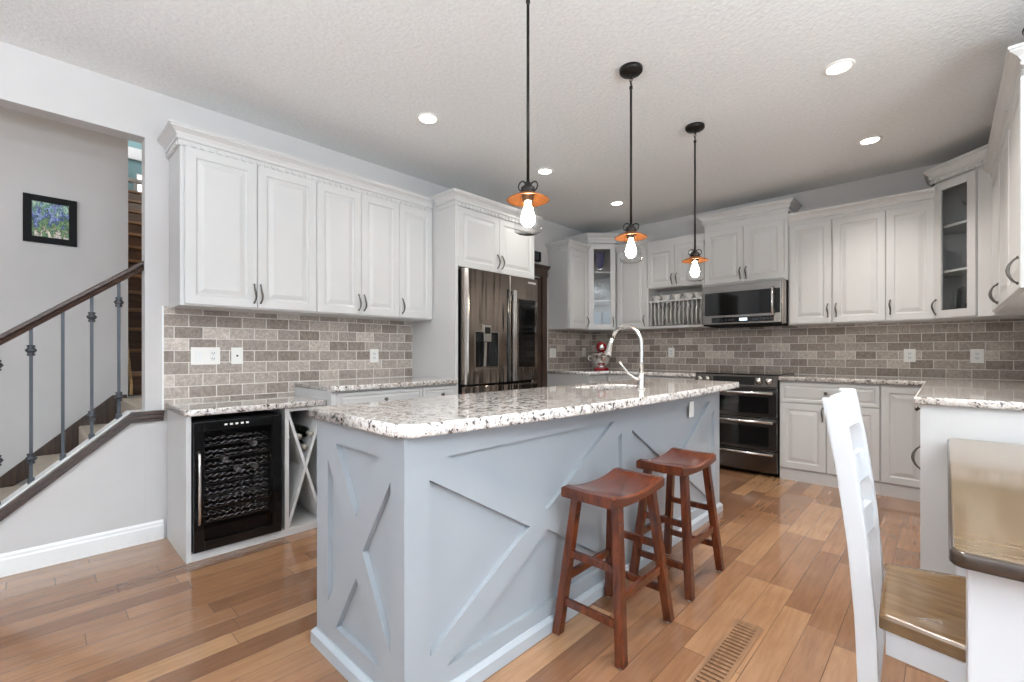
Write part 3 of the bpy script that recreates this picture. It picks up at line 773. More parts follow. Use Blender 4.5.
martini = [(0.0, 0.0), (0.036, 0.0), (0.036, 0.003), (0.005, 0.008), (0.004, 0.10), (0.055, 0.165), (0.053, 0.165), (0.0, 0.105)]
for i, (u, v) in enumerate(((0.00, 0.12), (0.075, 0.16))):
    lath('martini_glass', 'glass', martini, vloc(rc, R(-45), 0.17 + u, v, 0.749), 'clear martini glass on the top shelf of the right corner glass cabinet', 'glass', 'martini glasses in the right corner cabinet')
tumbler = [(0.0, 0.0), (0.032, 0.0), (0.038, 0.12), (0.036, 0.12), (0.030, 0.006), (0.0, 0.006)]
for i, (u, v) in enumerate(((0.045, 0.10), (0.06, 0.20), (-0.03, 0.22))):
    lath('tumbler', 'glass', [(r_, z_ * 1.9) for r_, z_ in tumbler], vloc(rc, R(-45), 0.17 + u, v, 0.389), 'tall cut glass on the middle shelf of the right corner glass cabinet', 'glass', 'tall glasses in the right corner cabinet')
for i, (u, v) in enumerate(((0.035, 0.08), (0.10, 0.10))):
    lath('tumbler', 'glass', [(r_ * 0.9, z_ * 0.8) for r_, z_ in tumbler], vloc(rc, R(-45), 0.17 + u, v, 0.021), 'short clear tumbler on the bottom shelf of the right corner glass cabinet', 'glass', 'short tumblers in the right corner cabinet')
for i in range(2):
    o = MB().lathe([(0.0, 0.004), (0.06, 0.004), (0.115, 0.016), (0.117, 0.020), (0.06, 0.010), (0.0, 0.009)], (0, 0, 0), 28, 'x', cap=False).build('glass_plate', 'glass')
    o.location = vloc(rc, R(-45), 0.085 + 0.03 * i, 0.13, 0.021 + 0.117); o.rotation_euler = (0, 0, R(-45))
    tag(o, 'glass plate standing on edge on the bottom shelf of the right corner cabinet', 'plate', 'glass plates in the right corner cabinet')
db = thing('decor_bowl', 'white dark-rimmed bowl on top of the right wall cabinets at the frame edge', 'bowl', (0.372, 3.12, ZT - 0.018))
MB().lathe([(0.0, 0.0), (0.055, 0.0), (0.065, 0.012), (0.095, 0.075), (0.118, 0.155), (0.112, 0.155), (0.088, 0.078), (0.0, 0.018)], (0, 0, 0), 28, cap=False).build('bowl_body', 'china', db)
MB().torus((0, 0, 0.157), 0.115, 0.006, 'z', 32, 8).build('rim', 'bronze', db)

# ---------------------------------------------------------------- base cabinets
ZG0, ZG1 = 0.907, 0.945        # granite underside / top on the main runs
def base(label, loc, rz, w, d, drawers, doors, h=ZG0, sides=True, kick=0.10, name='base_cabinet'):
    r = thing(name, label, 'cabinet', loc, rz)
    MB().box(0, w, 0, d, kick, h - 0.0005, 0.002).build('body', 'cab', r)
    MB().box(0, w, -0.004, d, 0, kick, 0.001).build('plinth', 'cab', r)
    for dd in drawers: add_drawer(r, *dd)
    for dd in doors: add_door(r, *dd)
    return r
# wine cabinet (open case)
WX = -3.036; WD = WX - XL - 0.0165
WY0, WY1 = 0.582, 1.36
WZ = 0.812
wc = thing('wine_cabinet', 'white open cabinet around the wine fridge with an X-shaped bottle rack', 'cabinet', (WX, WY0, 0), R(90))
WW = WY1 - WY0
MB().box(0, 0.024, 0, WD, 0, WZ, 0.0015).build('side_panel', 'cab', wc)
MB().box(WW - 0.02, WW, 0, WD, 0, WZ, 0.0015).build('side_panel', 'cab', wc)
MB().box(0.520, 0.545, 0, WD - 0.015, 0.045, WZ, 0.0015).build('divider', 'cab', wc)
MB().box(0.024, WW - 0.02, 0.0, WD - 0.015, 0.0, 0.045, 0.0015).build('bottom_panel', 'cab', wc)
MB().box(0.024, WW - 0.02, WD - 0.014, WD, 0.0, WZ, 0.0).build('back_panel', 'cab', wc)
MB().box(0.545, WW - 0.02, 0.0, 0.02, WZ - 0.022, WZ, 0.001).build('top_rail', 'cab', wc)
xr0, xr1, xz0, xz1 = 0.546, WW - 0.021, 0.055, WZ - 0.03
for s_ in (0, 1):
    zA, zB = (xz0, xz1) if s_ == 0 else (xz1, xz0)
    m = MB(); t_ = 0.012
    if s_ == 0: m.prism([(xr0, zA), (xr0 + 0.004, zA), (xr1, zB - 0.045), (xr1, zB), (xr1 - 0.004, zB), (xr0, zA + 0.045)], 'y', 0.004, 0.42)
    else: m.prism([(xr0, zA), (xr0, zA - 0.045), (xr1 - 0.004, zB), (xr1, zB), (xr1, zB + 0.045), (xr0 + 0.004, zA)], 'y', 0.006, 0.418)
    m.build('rack_board', 'cab', wc)
# wine fridge
wfr = thing('wine_fridge', 'black glass-door wine fridge with curved silver handle inside the white cabinet', 'wine fridge', (WX, WY0 + 0.03, 0.046), R(90))
FW, FH = 0.462, 0.735
m = MB(); m.box(0, 0.02, 0.03, 0.45, 0, FH).box(FW - 0.02, FW, 0.03, 0.45, 0, FH).box(0.02, FW - 0.02, 0.43, 0.45, 0, FH).box(0.02, FW - 0.02, 0.03, 0.43, FH - 0.03, FH).box(0.02, FW - 0.02, 0.03, 0.43, 0, 0.04)
m.build('case', 'blackmat', wfr)
dr = MB().frame(0.0, FW, 0.006, FH - 0.004, 0.052, -0.022, 0.026, 0.003).build('door', 'black', wfr)
MB().box(0.052, FW - 0.052, -0.012, -0.008, 0.058, FH - 0.056).build('glass_pane', 'smoke', dr)
MB().tube([(0.026, -0.024, 0.155), (0.024, -0.046, 0.17), (0.022, -0.060, 0.26), (0.022, -0.064, 0.36), (0.022, -0.060, 0.46), (0.024, -0.046, 0.55), (0.026, -0.024, 0.565)], 0.0075, 10).build('handle', 'nickel', dr)
for k in range(5): MB().box(0.150 + 0.028 * k, 0.164 + 0.028 * k, -0.024, -0.0215, FH - 0.034, FH - 0.024).build('control_button', 'white', dr)
MB().box(0.06, FW - 0.06, 0.05, 0.40, 0.041, 0.11, 0.003).build('base_step', 'blackmat', wfr)
shz = (0.155, 0.235, 0.305, 0.375, 0.445, 0.520, 0.595)
SHW = []
for k, z in enumerate(shz):
    m = MB()
    m.tube([(0.055 + 0.0035 * i, 0.050, z + 0.006 * math.sin(i * 0.62)) for i in range(101)], 0.0022, 6)
    m.tube([(0.055 + 0.0035 * i, 0.044, z + 0.030 + 0.007 * math.sin(i * 0.62 + 1)) for i in range(101)], 0.0020, 6)
    m.tube([(0.055 + 0.0035 * i, 0.20, z + 0.006 * math.sin(i * 0.62)) for i in range(101)], 0.0022, 6)
    for i in range(9): m.tube([(0.065 + 0.042 * i, 0.046, z), (0.065 + 0.042 * i, 0.40, z)], 0.0016, 5)
    m.box(0.05, FW - 0.05, 0.038, 0.042, z - 0.014, z - 0.011)
    m.build('wire_shelf', 'nickel', wfr)
def bottle(loc, rz, label, group, long=0.30, neck_out=True):
    r = thing('wine_bottle', label, 'bottle', loc, rz, group)
    # axis y: neck at -y
    MB().lathe([(0.0, 0.0), (0.034, 0.0), (0.037, -0.004), (0.037, -0.185), (0.033, -0.205), (0.018, -0.232), (0.0145, -0.245), (0.0145, -0.262)], (0, 0, 0), 18, 'y', cap=False).build('glass_body', 'bottle', r)
    MB().lathe([(0.0155, -0.240), (0.0160, -0.296), (0.0165, -0.300), (0.0, -0.301)], (0, 0, 0), 14, 'y', cap=False).build('foil_cap', 'foil', r)
    return r
for (u, z, lb) in ((0.335, 0.520, 'wine bottle with pale foil in the wine fridge, upper right shelf'), (0.178, 0.445, 'wine bottle in the wine fridge, left end of the middle shelf'),
                   (0.25, 0.375, 'wine bottle in the wine fridge, lower shelf, left one of two'), (0.345, 0.375, 'wine bottle in the wine fridge, lower shelf, right one of two')):
    bottle((WX - 0.37, WY0 + 0.03 + u, 0.046 + z + 0.0405), R(90), lb, 'bottles in the wine fridge')
ycen = WY0 + (xr0 + xr1) / 2
for (du, z, lb) in ((0.0, 0.545, 'dark wine bottle lowest in the upper cell of the X-shaped rack'), (-0.038, 0.620, 'dark wine bottle at upper left in the X-shaped rack'), (0.040, 0.628, 'dark wine bottle at upper right in the X-shaped rack')):
    bottle((WX - 0.31, ycen + du - 0.0, z), R(90), lb, 'bottles in the X-shaped rack')

# base cabinets between wine cabinet and fridge
BX = -2.93 - 0.02
bd = BX - XL - 0.012
base('white base cabinet with a wide drawer under the raised granite, left wall', (BX, 1.362, 0), R(90), 2.08 - 1.362, bd, [(0.03, 0.716, 0.75, 0.892, 0.39, 0.832)], [(0.03, 0.372, 0.11, 0.745, 0.34, 0.66), (0.376, 0.716, 0.11, 0.745, 0.41, 0.66)])
base('narrow white base cabinet with one drawer, beside the fridge surround', (BX, 2.081, 0), R(90), 2.404 - 2.081, bd, [(0.0, 0.322, 0.75, 0.892, 0.18, 0.832)], [(0.0, 0.322, 0.11, 0.745, 0.29, 0.66)])
# base in the left corner and along the back wall to the range
CX = -2.95 - 0.02; cd = CX - XL - 0.012
FY = 4.757 + 0.02              # carcass front of the back base run
fd = YB - 0.012 - FY
base('white base cabinet past the fridge, below the stand mixer', (CX, 4.382, 0), R(90), FY - 4.382, cd, [], [(0.004, FY - 4.382 - 0.022, 0.11, 0.892, 0.04, 0.70)])
base('white base cabinet along the back wall left of the range', (CX + 0.001, FY, 0), 0, -1.892 - CX - 0.001, fd, [(0.022, 0.55, 0.72, 0.892, 0.28, 0.81), (0.55, 1.076, 0.72, 0.892, 0.81, 0.81)], [(0.022, 0.55, 0.11, 0.715, 0.51, 0.62), (0.55, 1.076, 0.11, 0.715, 0.59, 0.62)])
base('white base cabinet with one wide drawer over two doors right of the range', (-1.117, FY, 0), 0, 0.729, fd, [(0.002, 0.726, 0.712, 0.892, 0.362, 0.81)], [(0.002, 0.362, 0.112, 0.705, 0.335, 0.62), (0.364, 0.726, 0.112, 0.705, 0.392, 0.62)])
RX = -0.092 + 0.02
base('white base cabinet with one full-height door in the right corner', (-0.387, FY, 0), 0, RX + 0.387 - 0.001, fd, [], [(0.002, RX + 0.387 - 0.022, 0.112, 0.892, 0.262, 0.66)])
PE = 3.085                     # near end of the right run
rw = FY - PE
rr_ = base('white base cabinet run along the right wall, plain end panel to camera', (RX, FY - 0.0005, 0), R(-90), rw - 0.02, XR - 0.012 - RX, [(rw - 0.50, rw - 0.022, 0.72, 0.892, rw - 0.20, 0.865)],
           [(rw - 0.50, rw - 0.022, 0.112, 0.712, rw - 0.10, 0.62), (rw - 1.0, rw - 0.505, 0.112, 0.892)])
MB().box(rw - 0.0195, rw, -0.022, XR - 0.012 - RX, 0, ZG0 - 0.0005, 0.001).build('end_panel', 'cab', rr_)

def slab(name, poly, z0, z1, label, hole=None, round_=0.008):
    cu = bpy.data.curves.new('c', 'CURVE'); cu.dimensions = '2D'; cu.fill_mode = 'BOTH'
    for pl in ([poly] + ([hole] if hole else [])):
        sp = cu.splines.new('POLY'); sp.points.add(len(pl) - 1); sp.use_cyclic_u = True
        for q, p in zip(sp.points, pl): q.co = (p[0], p[1], 0, 1)
    cu.extrude = (z1 - z0) / 2 - round_; cu.bevel_depth = round_; cu.bevel_resolution = 2; cu.offset = -round_
    o = bpy.data.objects.new('c', cu); COL.objects.link(o)
    dg = bpy.context.evaluated_depsgraph_get()
    me = bpy.data.meshes.new_from_object(o.evaluated_get(dg)); bpy.data.objects.remove(o)
    me.materials.clear(); me.materials.append(M['granite'])
    me.transform(Matrix.Translation((0, 0, (z0 + z1) / 2)))
    ob = bpy.data.objects.new(name, me); COL.objects.link(ob)
    return tag(ob, label, 'countertop')
def rounded(poly, rads, n=6):
    out = []; N = len(poly)
    for i, p in enumerate(poly):
        r = rads[i] if isinstance(rads, (list, tuple)) else rads
        if r < 1e-4: out.append(p); continue
        p = Vector(p); a = (Vector(poly[i - 1]) - p).normalized(); b2 = (Vector(poly[(i + 1) % N]) - p).normalized()
        ang = a.angle(b2); t = r / math.tan(ang / 2); c = p + (a + b2).normalized() * (r / math.sin(ang / 2))
        s0 = p + a * t - c; s1 = p + b2 * t - c
        for k in range(n + 1):
            v = s0.lerp(s1, k / n); v = v.normalized() * r; out.append((c.x + v.x, c.y + v.y))
    return out
WB = XL + 0.011
slab('countertop', rounded([(WB, 0.572), (WX + 0.025, 0.572), (WX + 0.025, 1.3605), (WB, 1.3605)], [0, 0.02, 0, 0]), 0.8125, 0.850, 'low granite countertop over the wine fridge')
slab('countertop', rounded([(WB, 1.362), (-2.905, 1.362), (-2.905, 2.404), (WB, 2.404)], [0, 0.01, 0, 0]), ZG0, ZG1, 'raised granite countertop between the wine fridge and refrigerator')
slab('countertop', [(WB, 4.37), (-2.925, 4.37), (-2.925, 4.732), (-1.892, 4.732), (-1.892, YB - 0.013), (WB, YB - 0.013)], ZG0, ZG1, 'granite countertop in the far left corner under the stand mixer')
slab('countertop', [(-1.117, 4.732), (-0.117, 4.732), (-0.117, PE - 0.03), (XR - 0.011, PE - 0.03), (XR - 0.011, YB - 0.013), (-1.117, YB - 0.013)], ZG0, ZG1, 'granite countertop right of the range wrapping along the right wall')

# ---------------------------------------------------------------- refrigerator
FX = -2.865
fr = thing('refrigerator', 'black stainless french-door refrigerator with an ice dispenser and dark glass panel', 'refrigerator', (FX, 2.452, 0), R(90))
RW = 0.925
MB().box(0.004, RW - 0.004, 0.075, 0.66, 0.02, 1.865, 0.004).build('case', 'blackmat', fr)
sp = 0.53
def fdoor(x0, x1, z0, z1, name='door'): return MB().box(x0, x1, 0.0, 0.070, z0, z1, 0.012, 3).build(name, 'bsteel', fr)
d1 = None
m = MB()   # left door built round the dispenser recess (0.105..0.385, z 1.02..1.35)
x0, x1, z0, z1 = 0.004, sp - 0.004, 0.90, 1.868
hx0, hx1, hz0, hz1 = 0.107, 0.384, 1.025, 1.345
m.prism([(x0 + 0.04 - 0.04 * math.sin(a_), 0.055 - 0.055 * math.cos(a_)) for a_ in [PI / 2 * k / 8 for k in range(9)]] + [(x0, 0.070), (hx0, 0.070), (hx0, 0.0)], 'z', z0, z1).box(hx1, x1, 0, 0.070, z0, z1).box(hx0, hx1, 0, 0.070, z0, hz0).box(hx0, hx1, 0, 0.070, hz1, z1)
d1 = m.build('door', 'bsteel', fr)
MB().box(hx0, hx1, 0.055, 0.068, hz0, hz1).build('dispenser_recess', 'black', d1)
MB().frame(hx0 - 0.002, hx1 + 0.002, hz0 - 0.002, hz1 + 0.002, 0.006, -0.003, 0.06, 0.001).build('dispenser_trim', 'steel', d1)
MB().box(0.20, 0.29, -0.010, 0.054, hz1 - 0.085, hz1 + 0.055, 0.006).build('dispenser_control', 'nickel', d1)
MB().box(0.212, 0.278, -0.0115, -0.0095, hz1 - 0.018, hz1 + 0.038).build('control_display', 'blackglass', d1)
MB().prism([(0.030, hz0 + 0.005), (0.050, hz0 + 0.005), (0.028, hz1 - 0.09), (0.016, hz1 - 0.09)], 'x', 0.232, 0.262).build('dispenser_paddle', 'nickel', d1)
MB().box(hx0 + 0.004, hx1 - 0.004, -0.004, 0.054, hz0 + 0.006, hz0 + 0.018, 0.002).build('drip_tray', 'bsteel', d1)
d2 = fdoor(sp + 0.004, RW - 0.004, 0.90, 1.868)
MB().box(sp + 0.115, RW - 0.05, -0.004, 0.001, 1.03, 1.66, 0.002).build('glass_panel', 'blackglass', d2)
MB().frame(sp + 0.105, RW - 0.04, 1.02, 1.67, 0.010, -0.003, 0.002, 0.001).build('panel_trim', 'bsteel', d2)
MB().box(sp + 0.010, sp + 0.055, -0.040, -0.022, 0.905, 1.73, 0.006).box(sp + 0.018, sp + 0.047, -0.023, 0.002, 0.94, 0.99).box(sp + 0.018, sp + 0.047, -0.023, 0.002, 1.64, 1.69).build('handle', 'chrome', d2)
MB().box(sp - 0.036, sp - 0.004, -0.004, 0.0, 0.90, 1.735, 0.001).build('handle_recess', 'blackglass', d1)
fz1 = fdoor(0.004, sp - 0.004, 0.06, 0.882, 'freezer_door'); fz2 = fdoor(sp + 0.004, RW - 0.004, 0.06, 0.882, 'freezer_door')
def text(body, size, mat, parent, loc, rot, name, depth=0.0006):
    cu = bpy.data.curves.new('t', 'FONT'); cu.body = body; cu.size = size; cu.extrude = depth; cu.align_x = 'CENTER'; cu.align_y = 'CENTER'
    o = bpy.data.objects.new('t', cu); COL.objects.link(o)
    me = bpy.data.meshes.new_from_object(o.evaluated_get(bpy.context.evaluated_depsgraph_get())); bpy.data.objects.remove(o)
    me.materials.clear(); me.materials.append(M[mat])
    ob = bpy.data.objects.new(name, me); COL.objects.link(ob); ob.parent = parent; ob.location = loc; ob.rotation_euler = rot
    return ob
text('SAMSUNG', 0.024, 'white', d2, (RW - 0.09, -0.001, 1.825), (R(90), 0, 0), 'logo')

# dark wood pantry doorway past the fridge
dw = struct(MB().box(XL + 0.001, XL + 0.02, 3.42, 4.25, 0, 2.06).build('door_1', 'darkwood'))
m = MB(); m.box(XL + 0.001, XL + 0.045, 4.235, 4.325, 0, 2.08, 0.003).box(XL + 0.001, XL + 0.045, 3.41, 3.43, 0, 2.08, 0.003)
m.box(XL + 0.001, XL + 0.05, 3.41, 4.33, 2.08, 2.165, 0.003)
m.prism([(XL + 0.001, 2.165), (XL + 0.052, 2.165), (XL + 0.075, 2.195), (XL + 0.082, 2.198), (XL + 0.082, 2.21), (XL + 0.001, 2.21)], 'y', 3.41, 4.345)
m.build('door_casing', 'darkwood', dw)
sb = thing('wall_speaker', 'small black box mounted above the dark wooden doorway', 'speaker', (XL, 4.13, 2.25), R(90))
MB().box(-0.07, 0.07, -0.055, -0.001, 0, 0.115, 0.004).build('case', 'blackmat', sb)
MB().box(-0.058, 0.02, -0.058, -0.0545, 0.012, 0.103, 0.001).build('highlight_panel', 'iron', sb)  # grey sheet on the left of the box, painting in a highlight

# ---------------------------------------------------------------- range and microwave
rg = thing('range_oven', 'slide-in double-oven range with a black glass top and front knobs', 'range', (-1.886, 4.725, 0), 0)
GW = 0.764
MB().box(0.003, GW - 0.003, 0.05, 0.63, 0.02, 0.925, 0.003).build('case', 'blackmat', rg)
MB().box(-0.004, GW + 0.004, 0.03, 0.63, 0.948, 0.960, 0.004).build('cooktop', 'blackglass', rg)
cpn = MB().prism([(-0.012, 0.842), (0.05, 0.842), (0.05, 0.947), (0.028, 0.947)], 'x', 0.002, GW - 0.002).build('control_panel', 'dsteel', rg)
al = math.atan2(0.040, 0.105)
def on_panel(u, t): return (u, -0.012 + 0.040 * t - 0.002, 0.842 + 0.105 * t)
for u in (0.060, 0.135, 0.605, 0.690):
    p = on_panel(u, 0.5)
    kb = MB().lathe([(0.030, 0.0), (0.030, 0.006), (0.024, 0.010), (0.022, 0.030), (0.018, 0.034), (0.0, 0.034)], (0, 0, 0), 20).box(-0.004, 0.004, -0.020, 0.020, 0.030, 0.040, 0.001).build('knob', 'nickel', cpn)
    kb.location = p; kb.rotation_euler = (R(90) - al, 0, 0)
dp = MB().box(-0.19, 0.19, -0.038, 0.038, -0.002, 0.003, 0.001).build('display', 'blackglass', cpn)
dp.location = on_panel(0.375, 0.5); dp.rotation_euler = (R(90) - al, 0, 0)
def oven_door(z0, z1, hz, win):
    d = MB().box(0.004, GW - 0.004, 0.0, 0.048, z0, z1, 0.004).build('oven_door', 'dsteel', rg)
    MB().box(0.055, GW - 0.075, -0.0025, 0.001, win[0], win[1], 0.001).build('oven_window', 'blackglass', d)
    MB().tube([(0.03, -0.050, hz), (GW - 0.03, -0.050, hz)], 0.013, 12).box(0.05, 0.075, -0.05, 0.002, hz - 0.008, hz + 0.008).box(GW - 0.075, GW - 0.05, -0.05, 0.002, hz - 0.008, hz + 0.008).build('handle', 'chrome', d)
    return d
oven_door(0.555, 0.835, 0.785, (0.59, 0.745)); oven_door(0.245, 0.548, 0.515, (0.275, 0.465))
d = MB().box(0.004, GW - 0.004, 0.0, 0.048, 0.045, 0.238, 0.004).build('drawer', 'dsteel', rg)
MB().tube([(0.03, -0.045, 0.215), (GW - 0.03, -0.045, 0.215)], 0.011, 12).box(0.05, 0.075, -0.045, 0.002, 0.208, 0.222).box(GW - 0.075, GW - 0.05, -0.045, 0.002, 0.208, 0.222).build('handle', 'chrome', d)
for u in (0.04, GW - 0.04): MB().lathe([(0.018, 0), (0.018, 0.02)], (u, 0.09, 0), 12).build('foot', 'blackmat', rg)
mw = thing('microwave', 'stainless over-the-range microwave with black glass door', 'microwave', (B2 + 0.004, 4.985, 1.447), 0)
MWW = B3 - B2 - 0.008; MH = 0.42
MB().box(0.0, MWW, 0.02, YB - 0.014 - 4.985, 0.0, MH, 0.003).build('case', 'blackmat', mw)
f = MB().box(0.0, MWW - 0.035, -0.022, 0.0195, 0.012, MH - 0.002, 0.006).build('door', 'msteel', mw)
MB().box(MWW - 0.034, MWW, -0.015, 0.0195, 0.0, MH, 0.003).build('side_strip', 'bsteel', mw)
MB().box(0.03, MWW - 0.115, -0.0245, -0.021, 0.105, MH - 0.075, 0.002).build('window', 'blackglass', f)
MB().box(MWW - 0.095, MWW - 0.045, -0.0245, -0.021, 0.105, MH - 0.075, 0.002).build('window', 'blackglass', f)
MB().tube([(MWW - 0.105, -0.022, 0.075), (MWW - 0.105, -0.060, 0.09), (MWW - 0.105, -0.068, 0.21), (MWW - 0.105, -0.060, 0.34), (MWW - 0.105, -0.022, 0.355)], 0.010, 10).build('handle', 'chrome', f)
cs = MB().box(0.10, MWW - 0.10, -0.0245, -0.021, 0.028, 0.082, 0.002).build('control_strip', 'blackglass', mw)
MB().box(0.375, 0.45, -0.0255, -0.0242, 0.042, 0.070).build('clock_display', 'display', cs)
for k in range(6):
    for off in (0.14, 0.50):
        MB().box(off + 0.032 * k, off + 0.020 + 0.032 * k, -0.0253, -0.0242, 0.046, 0.064).build('button', 'iron', cs)
MB().box(0.39, 0.47, -0.0235, -0.0215, 0.088, 0.097).build('name_plate', 'steel', f)
MB().box(0.05, MWW - 0.05, 0.05, 0.30, -0.012, -0.0005, 0.002).build('vent_grille', 'blackmat', mw)

# ---------------------------------------------------------------- island
IX0, IX1, IY0, IY1 = -1.838, -1.21, 0.79, 3.49
IZ = 0.904
isl = thing('kitchen_island', 'blue-grey kitchen island with X-shaped trim panels on its side and end', 'kitchen island', ((IX0 + IX1) / 2, (IY0 + IY1) / 2, 0))
ox, oy = isl.location.x, isl.location.y
m = MB()
hw = 0.020
SNK = (-1.72, -1.42, 2.33, 2.78)
m.box(IX0 - ox, IX1 - hw - ox, IY0 + hw - oy, SNK[2] - 0.03 - oy, 0.0, IZ - 0.001)
m.box(IX0 - ox, IX1 - hw - ox, SNK[3] + 0.03 - oy, IY1 - oy, 0.0, IZ - 0.001)
m.box(IX0 - ox, IX1 - hw - ox, SNK[2] - 0.03 - oy, SNK[3] + 0.03 - oy, 0.0, 0.66)
m.box(SNK[1] + 0.03 - ox, IX1 - hw - ox, SNK[2] - 0.03 - oy, SNK[3] + 0.03 - oy, 0.66, IZ - 0.001)
m.box(IX0 - ox, SNK[0] - 0.025 - ox, SNK[2] - 0.03 - oy, SNK[3] + 0.03 - oy, 0.66, IZ - 0.001)
m.build('body', 'island', isl)
def x_panel(u0, u1, openings, v0, v1, V0, V1, conv, hb):
    """face frame u0..u1 x V0..V1 with X braces in each opening (a,b); conv maps (u, depth, v) to a slab"""
    def pr(poly):
        b = bmesh.new()
        lo = [b.verts.new(conv(u, 0.0, v)) for u, v in poly]; hi = [b.verts.new(conv(u, hw, v)) for u, v in poly]
        b.faces.new(lo); b.faces.new(hi[::-1]); n = len(poly)
        for i in range(n): b.faces.new((lo[i], hi[i], hi[(i + 1) % n], lo[(i + 1) % n]))
        bmesh.ops.recalc_face_normals(b, faces=b.faces[:]); m._merge(b)
    R4 = lambda a, b_, c, d_: pr([(a, c), (b_, c), (b_, d_), (a, d_)])
    R4(u0, u1, V0, v0); R4(u0, u1, v1, V1)
    xs = [u0] + [q for o in openings for q in o[:2]] + [u1]
    for i in range(0, len(xs), 2): R4(xs[i], xs[i + 1], v0, v1)
    for (a, b_, du, dv) in openings:
        cu, cv = (a + b_) / 2, (v0 + v1) / 2
        H, Vh = (b_ - a) / 2, (v1 - v0) / 2
        # apex offsets of the four triangles from the centre
        au = H * dv / Vh; av = Vh * du / H
        pr([(a, v0), (a + du, v0), (cu, cv - av), (b_ - du, v0), (b_, v0), (b_, v0 + dv), (cu + au, cv), (b_, v1 - dv), (b_, v1), (b_ - du, v1), (cu, cv + av), (a + du, v1), (a, v1), (a, v1 - dv), (cu - au, cv), (a, v0 + dv)])
m = MB(); x_panel(IX0, IX1, [(-1.742, -1.29, 0.068, 0.070)], 0.125, 0.824, 0.0, IZ - 0.001, lambda u, d, v: (u - ox, IY0 + d - oy, v), 0)
m.build('end_panel', 'island', isl)
m = MB(); x_panel(IY0 + hw, IY1, [(0.886, 2.094, 0.072, 0.066), (2.20, 3.392, 0.072, 0.066)], 0.117, 0.821, 0.0, IZ - 0.001, lambda u, d, v: (IX1 - d - ox, u - oy, v), 0)
m.build('side_panel', 'island', isl)
m = MB(); m.sweep([(0, 0), (0.018, 0), (0.018, 0.045), (0.006, 0.060), (0, 0.060)], [(IX0 - ox, IY1 - oy), (IX0 - ox, IY0 - oy), (IX1 - ox, IY0 - oy), (IX1 - ox, IY1 - oy), (IX0 - ox, IY1 - oy)])
m.build('base_moulding', 'island_trim', isl)
ol = MB().box(IX1 - ox, IX1 + 0.008 - ox, 2.94 - oy, 3.00 - oy, 0.745, 0.845, 0.002).build('outlet', 'white', isl)
# island worktop: bowed towards the stools, sink cut-out
front = []
for i in range(25):
    t = i / 24; y = 0.80 + (3.60 - 0.80) * t
    x = -1.195 + 0.115 * math.sin(PI * min(1, t * 0.93 + 0.03)) ** 0.8 + 0.065 * t ** 4
    front.append((x, y))
poly = [(-1.862, 0.762)] + [(-1.235, 0.762), (-1.215, 0.772)] + front + [(-1.115, 3.625), (-1.122, 3.65), (-1.15, 3.66), (-1.862, 3.66)]
hole = rounded([(SNK[0], SNK[2]), (SNK[0], SNK[3]), (SNK[1], SNK[3]), (SNK[1], SNK[2])], 0.04, 4)
slab('countertop', poly, IZ, 0.947, 'polished granite island countertop with a bowed front and sink cut-out', hole, 0.010)
sk = thing('sink', 'stainless undermount sink set into the granite island', 'sink', ((SNK[0] + SNK[1]) / 2, (SNK[2] + SNK[3]) / 2, 0.70))
sw, sl = (SNK[1] - SNK[0]) / 2, (SNK[3] - SNK[2]) / 2
m = MB(); m.box(-sw, sw, -sl, sl, -0.02, -0.014).box(-sw - 0.008, -sw, -sl, sl, -0.02, 0.203).box(sw, sw + 0.008, -sl, sl, -0.02, 0.203).box(-sw - 0.008, sw + 0.008, -sl - 0.008, -sl, -0.02, 0.203).box(-sw - 0.008, sw + 0.008, sl, sl + 0.008, -0.02, 0.203)
m.build('basin', 'steel', sk)
MB().lathe([(0.04, -0.013), (0.038, -0.010), (0.02, -0.011), (0.0, -0.012)], (0, 0, 0), 18, cap=False).build('drain', 'chrome', sk)
fc = thing('kitchen_faucet', 'tall chrome gooseneck pull-down faucet rising from the island', 'faucet', (-1.345, 2.555, 0.9475))
MB().lathe([(0.031, 0.0), (0.031, 0.006), (0.024, 0.012), (0.0215, 0.02), (0.0215, 0.085), (0.018, 0.092), (0.0155, 0.095)], (0, 0, 0), 20).build('base', 'nickel', fc)
pts = [(0, 0, 0.09), (0, 0, 0.17), (0, 0, 0.27)] + [(-0.105 + 0.105 * math.cos(a), 0, 0.275 + 0.105 * math.sin(a)) for a in [PI * k / 14 for k in range(0, 12)]]
e = pts[-1]; pts += [(e[0] - 0.012, 0, e[2] - 0.030)]
MB().tube(pts, 0.0125, 14).build('spout', 'nickel', fc)
e = pts[-1]
MB().tube([(e[0], 0, e[2]), (e[0] - 0.012, 0, e[2] - 0.03), (e[0] - 0.032, 0, e[2] - 0.095), (e[0] - 0.038, 0, e[2] - 0.115)], [0.0145, 0.017, 0.022, 0.021], 14).build('spray_head', 'nickel', fc)
MB().tube([(0.0, -0.015, 0.055), (-0.02, -0.035, 0.062), (-0.05, -0.07, 0.095), (-0.075, -0.095, 0.14), (-0.088, -0.105, 0.165)], [0.011, 0.010, 0.0075, 0.007, 0.0085], 10).build('lever_handle', 'nickel', fc)

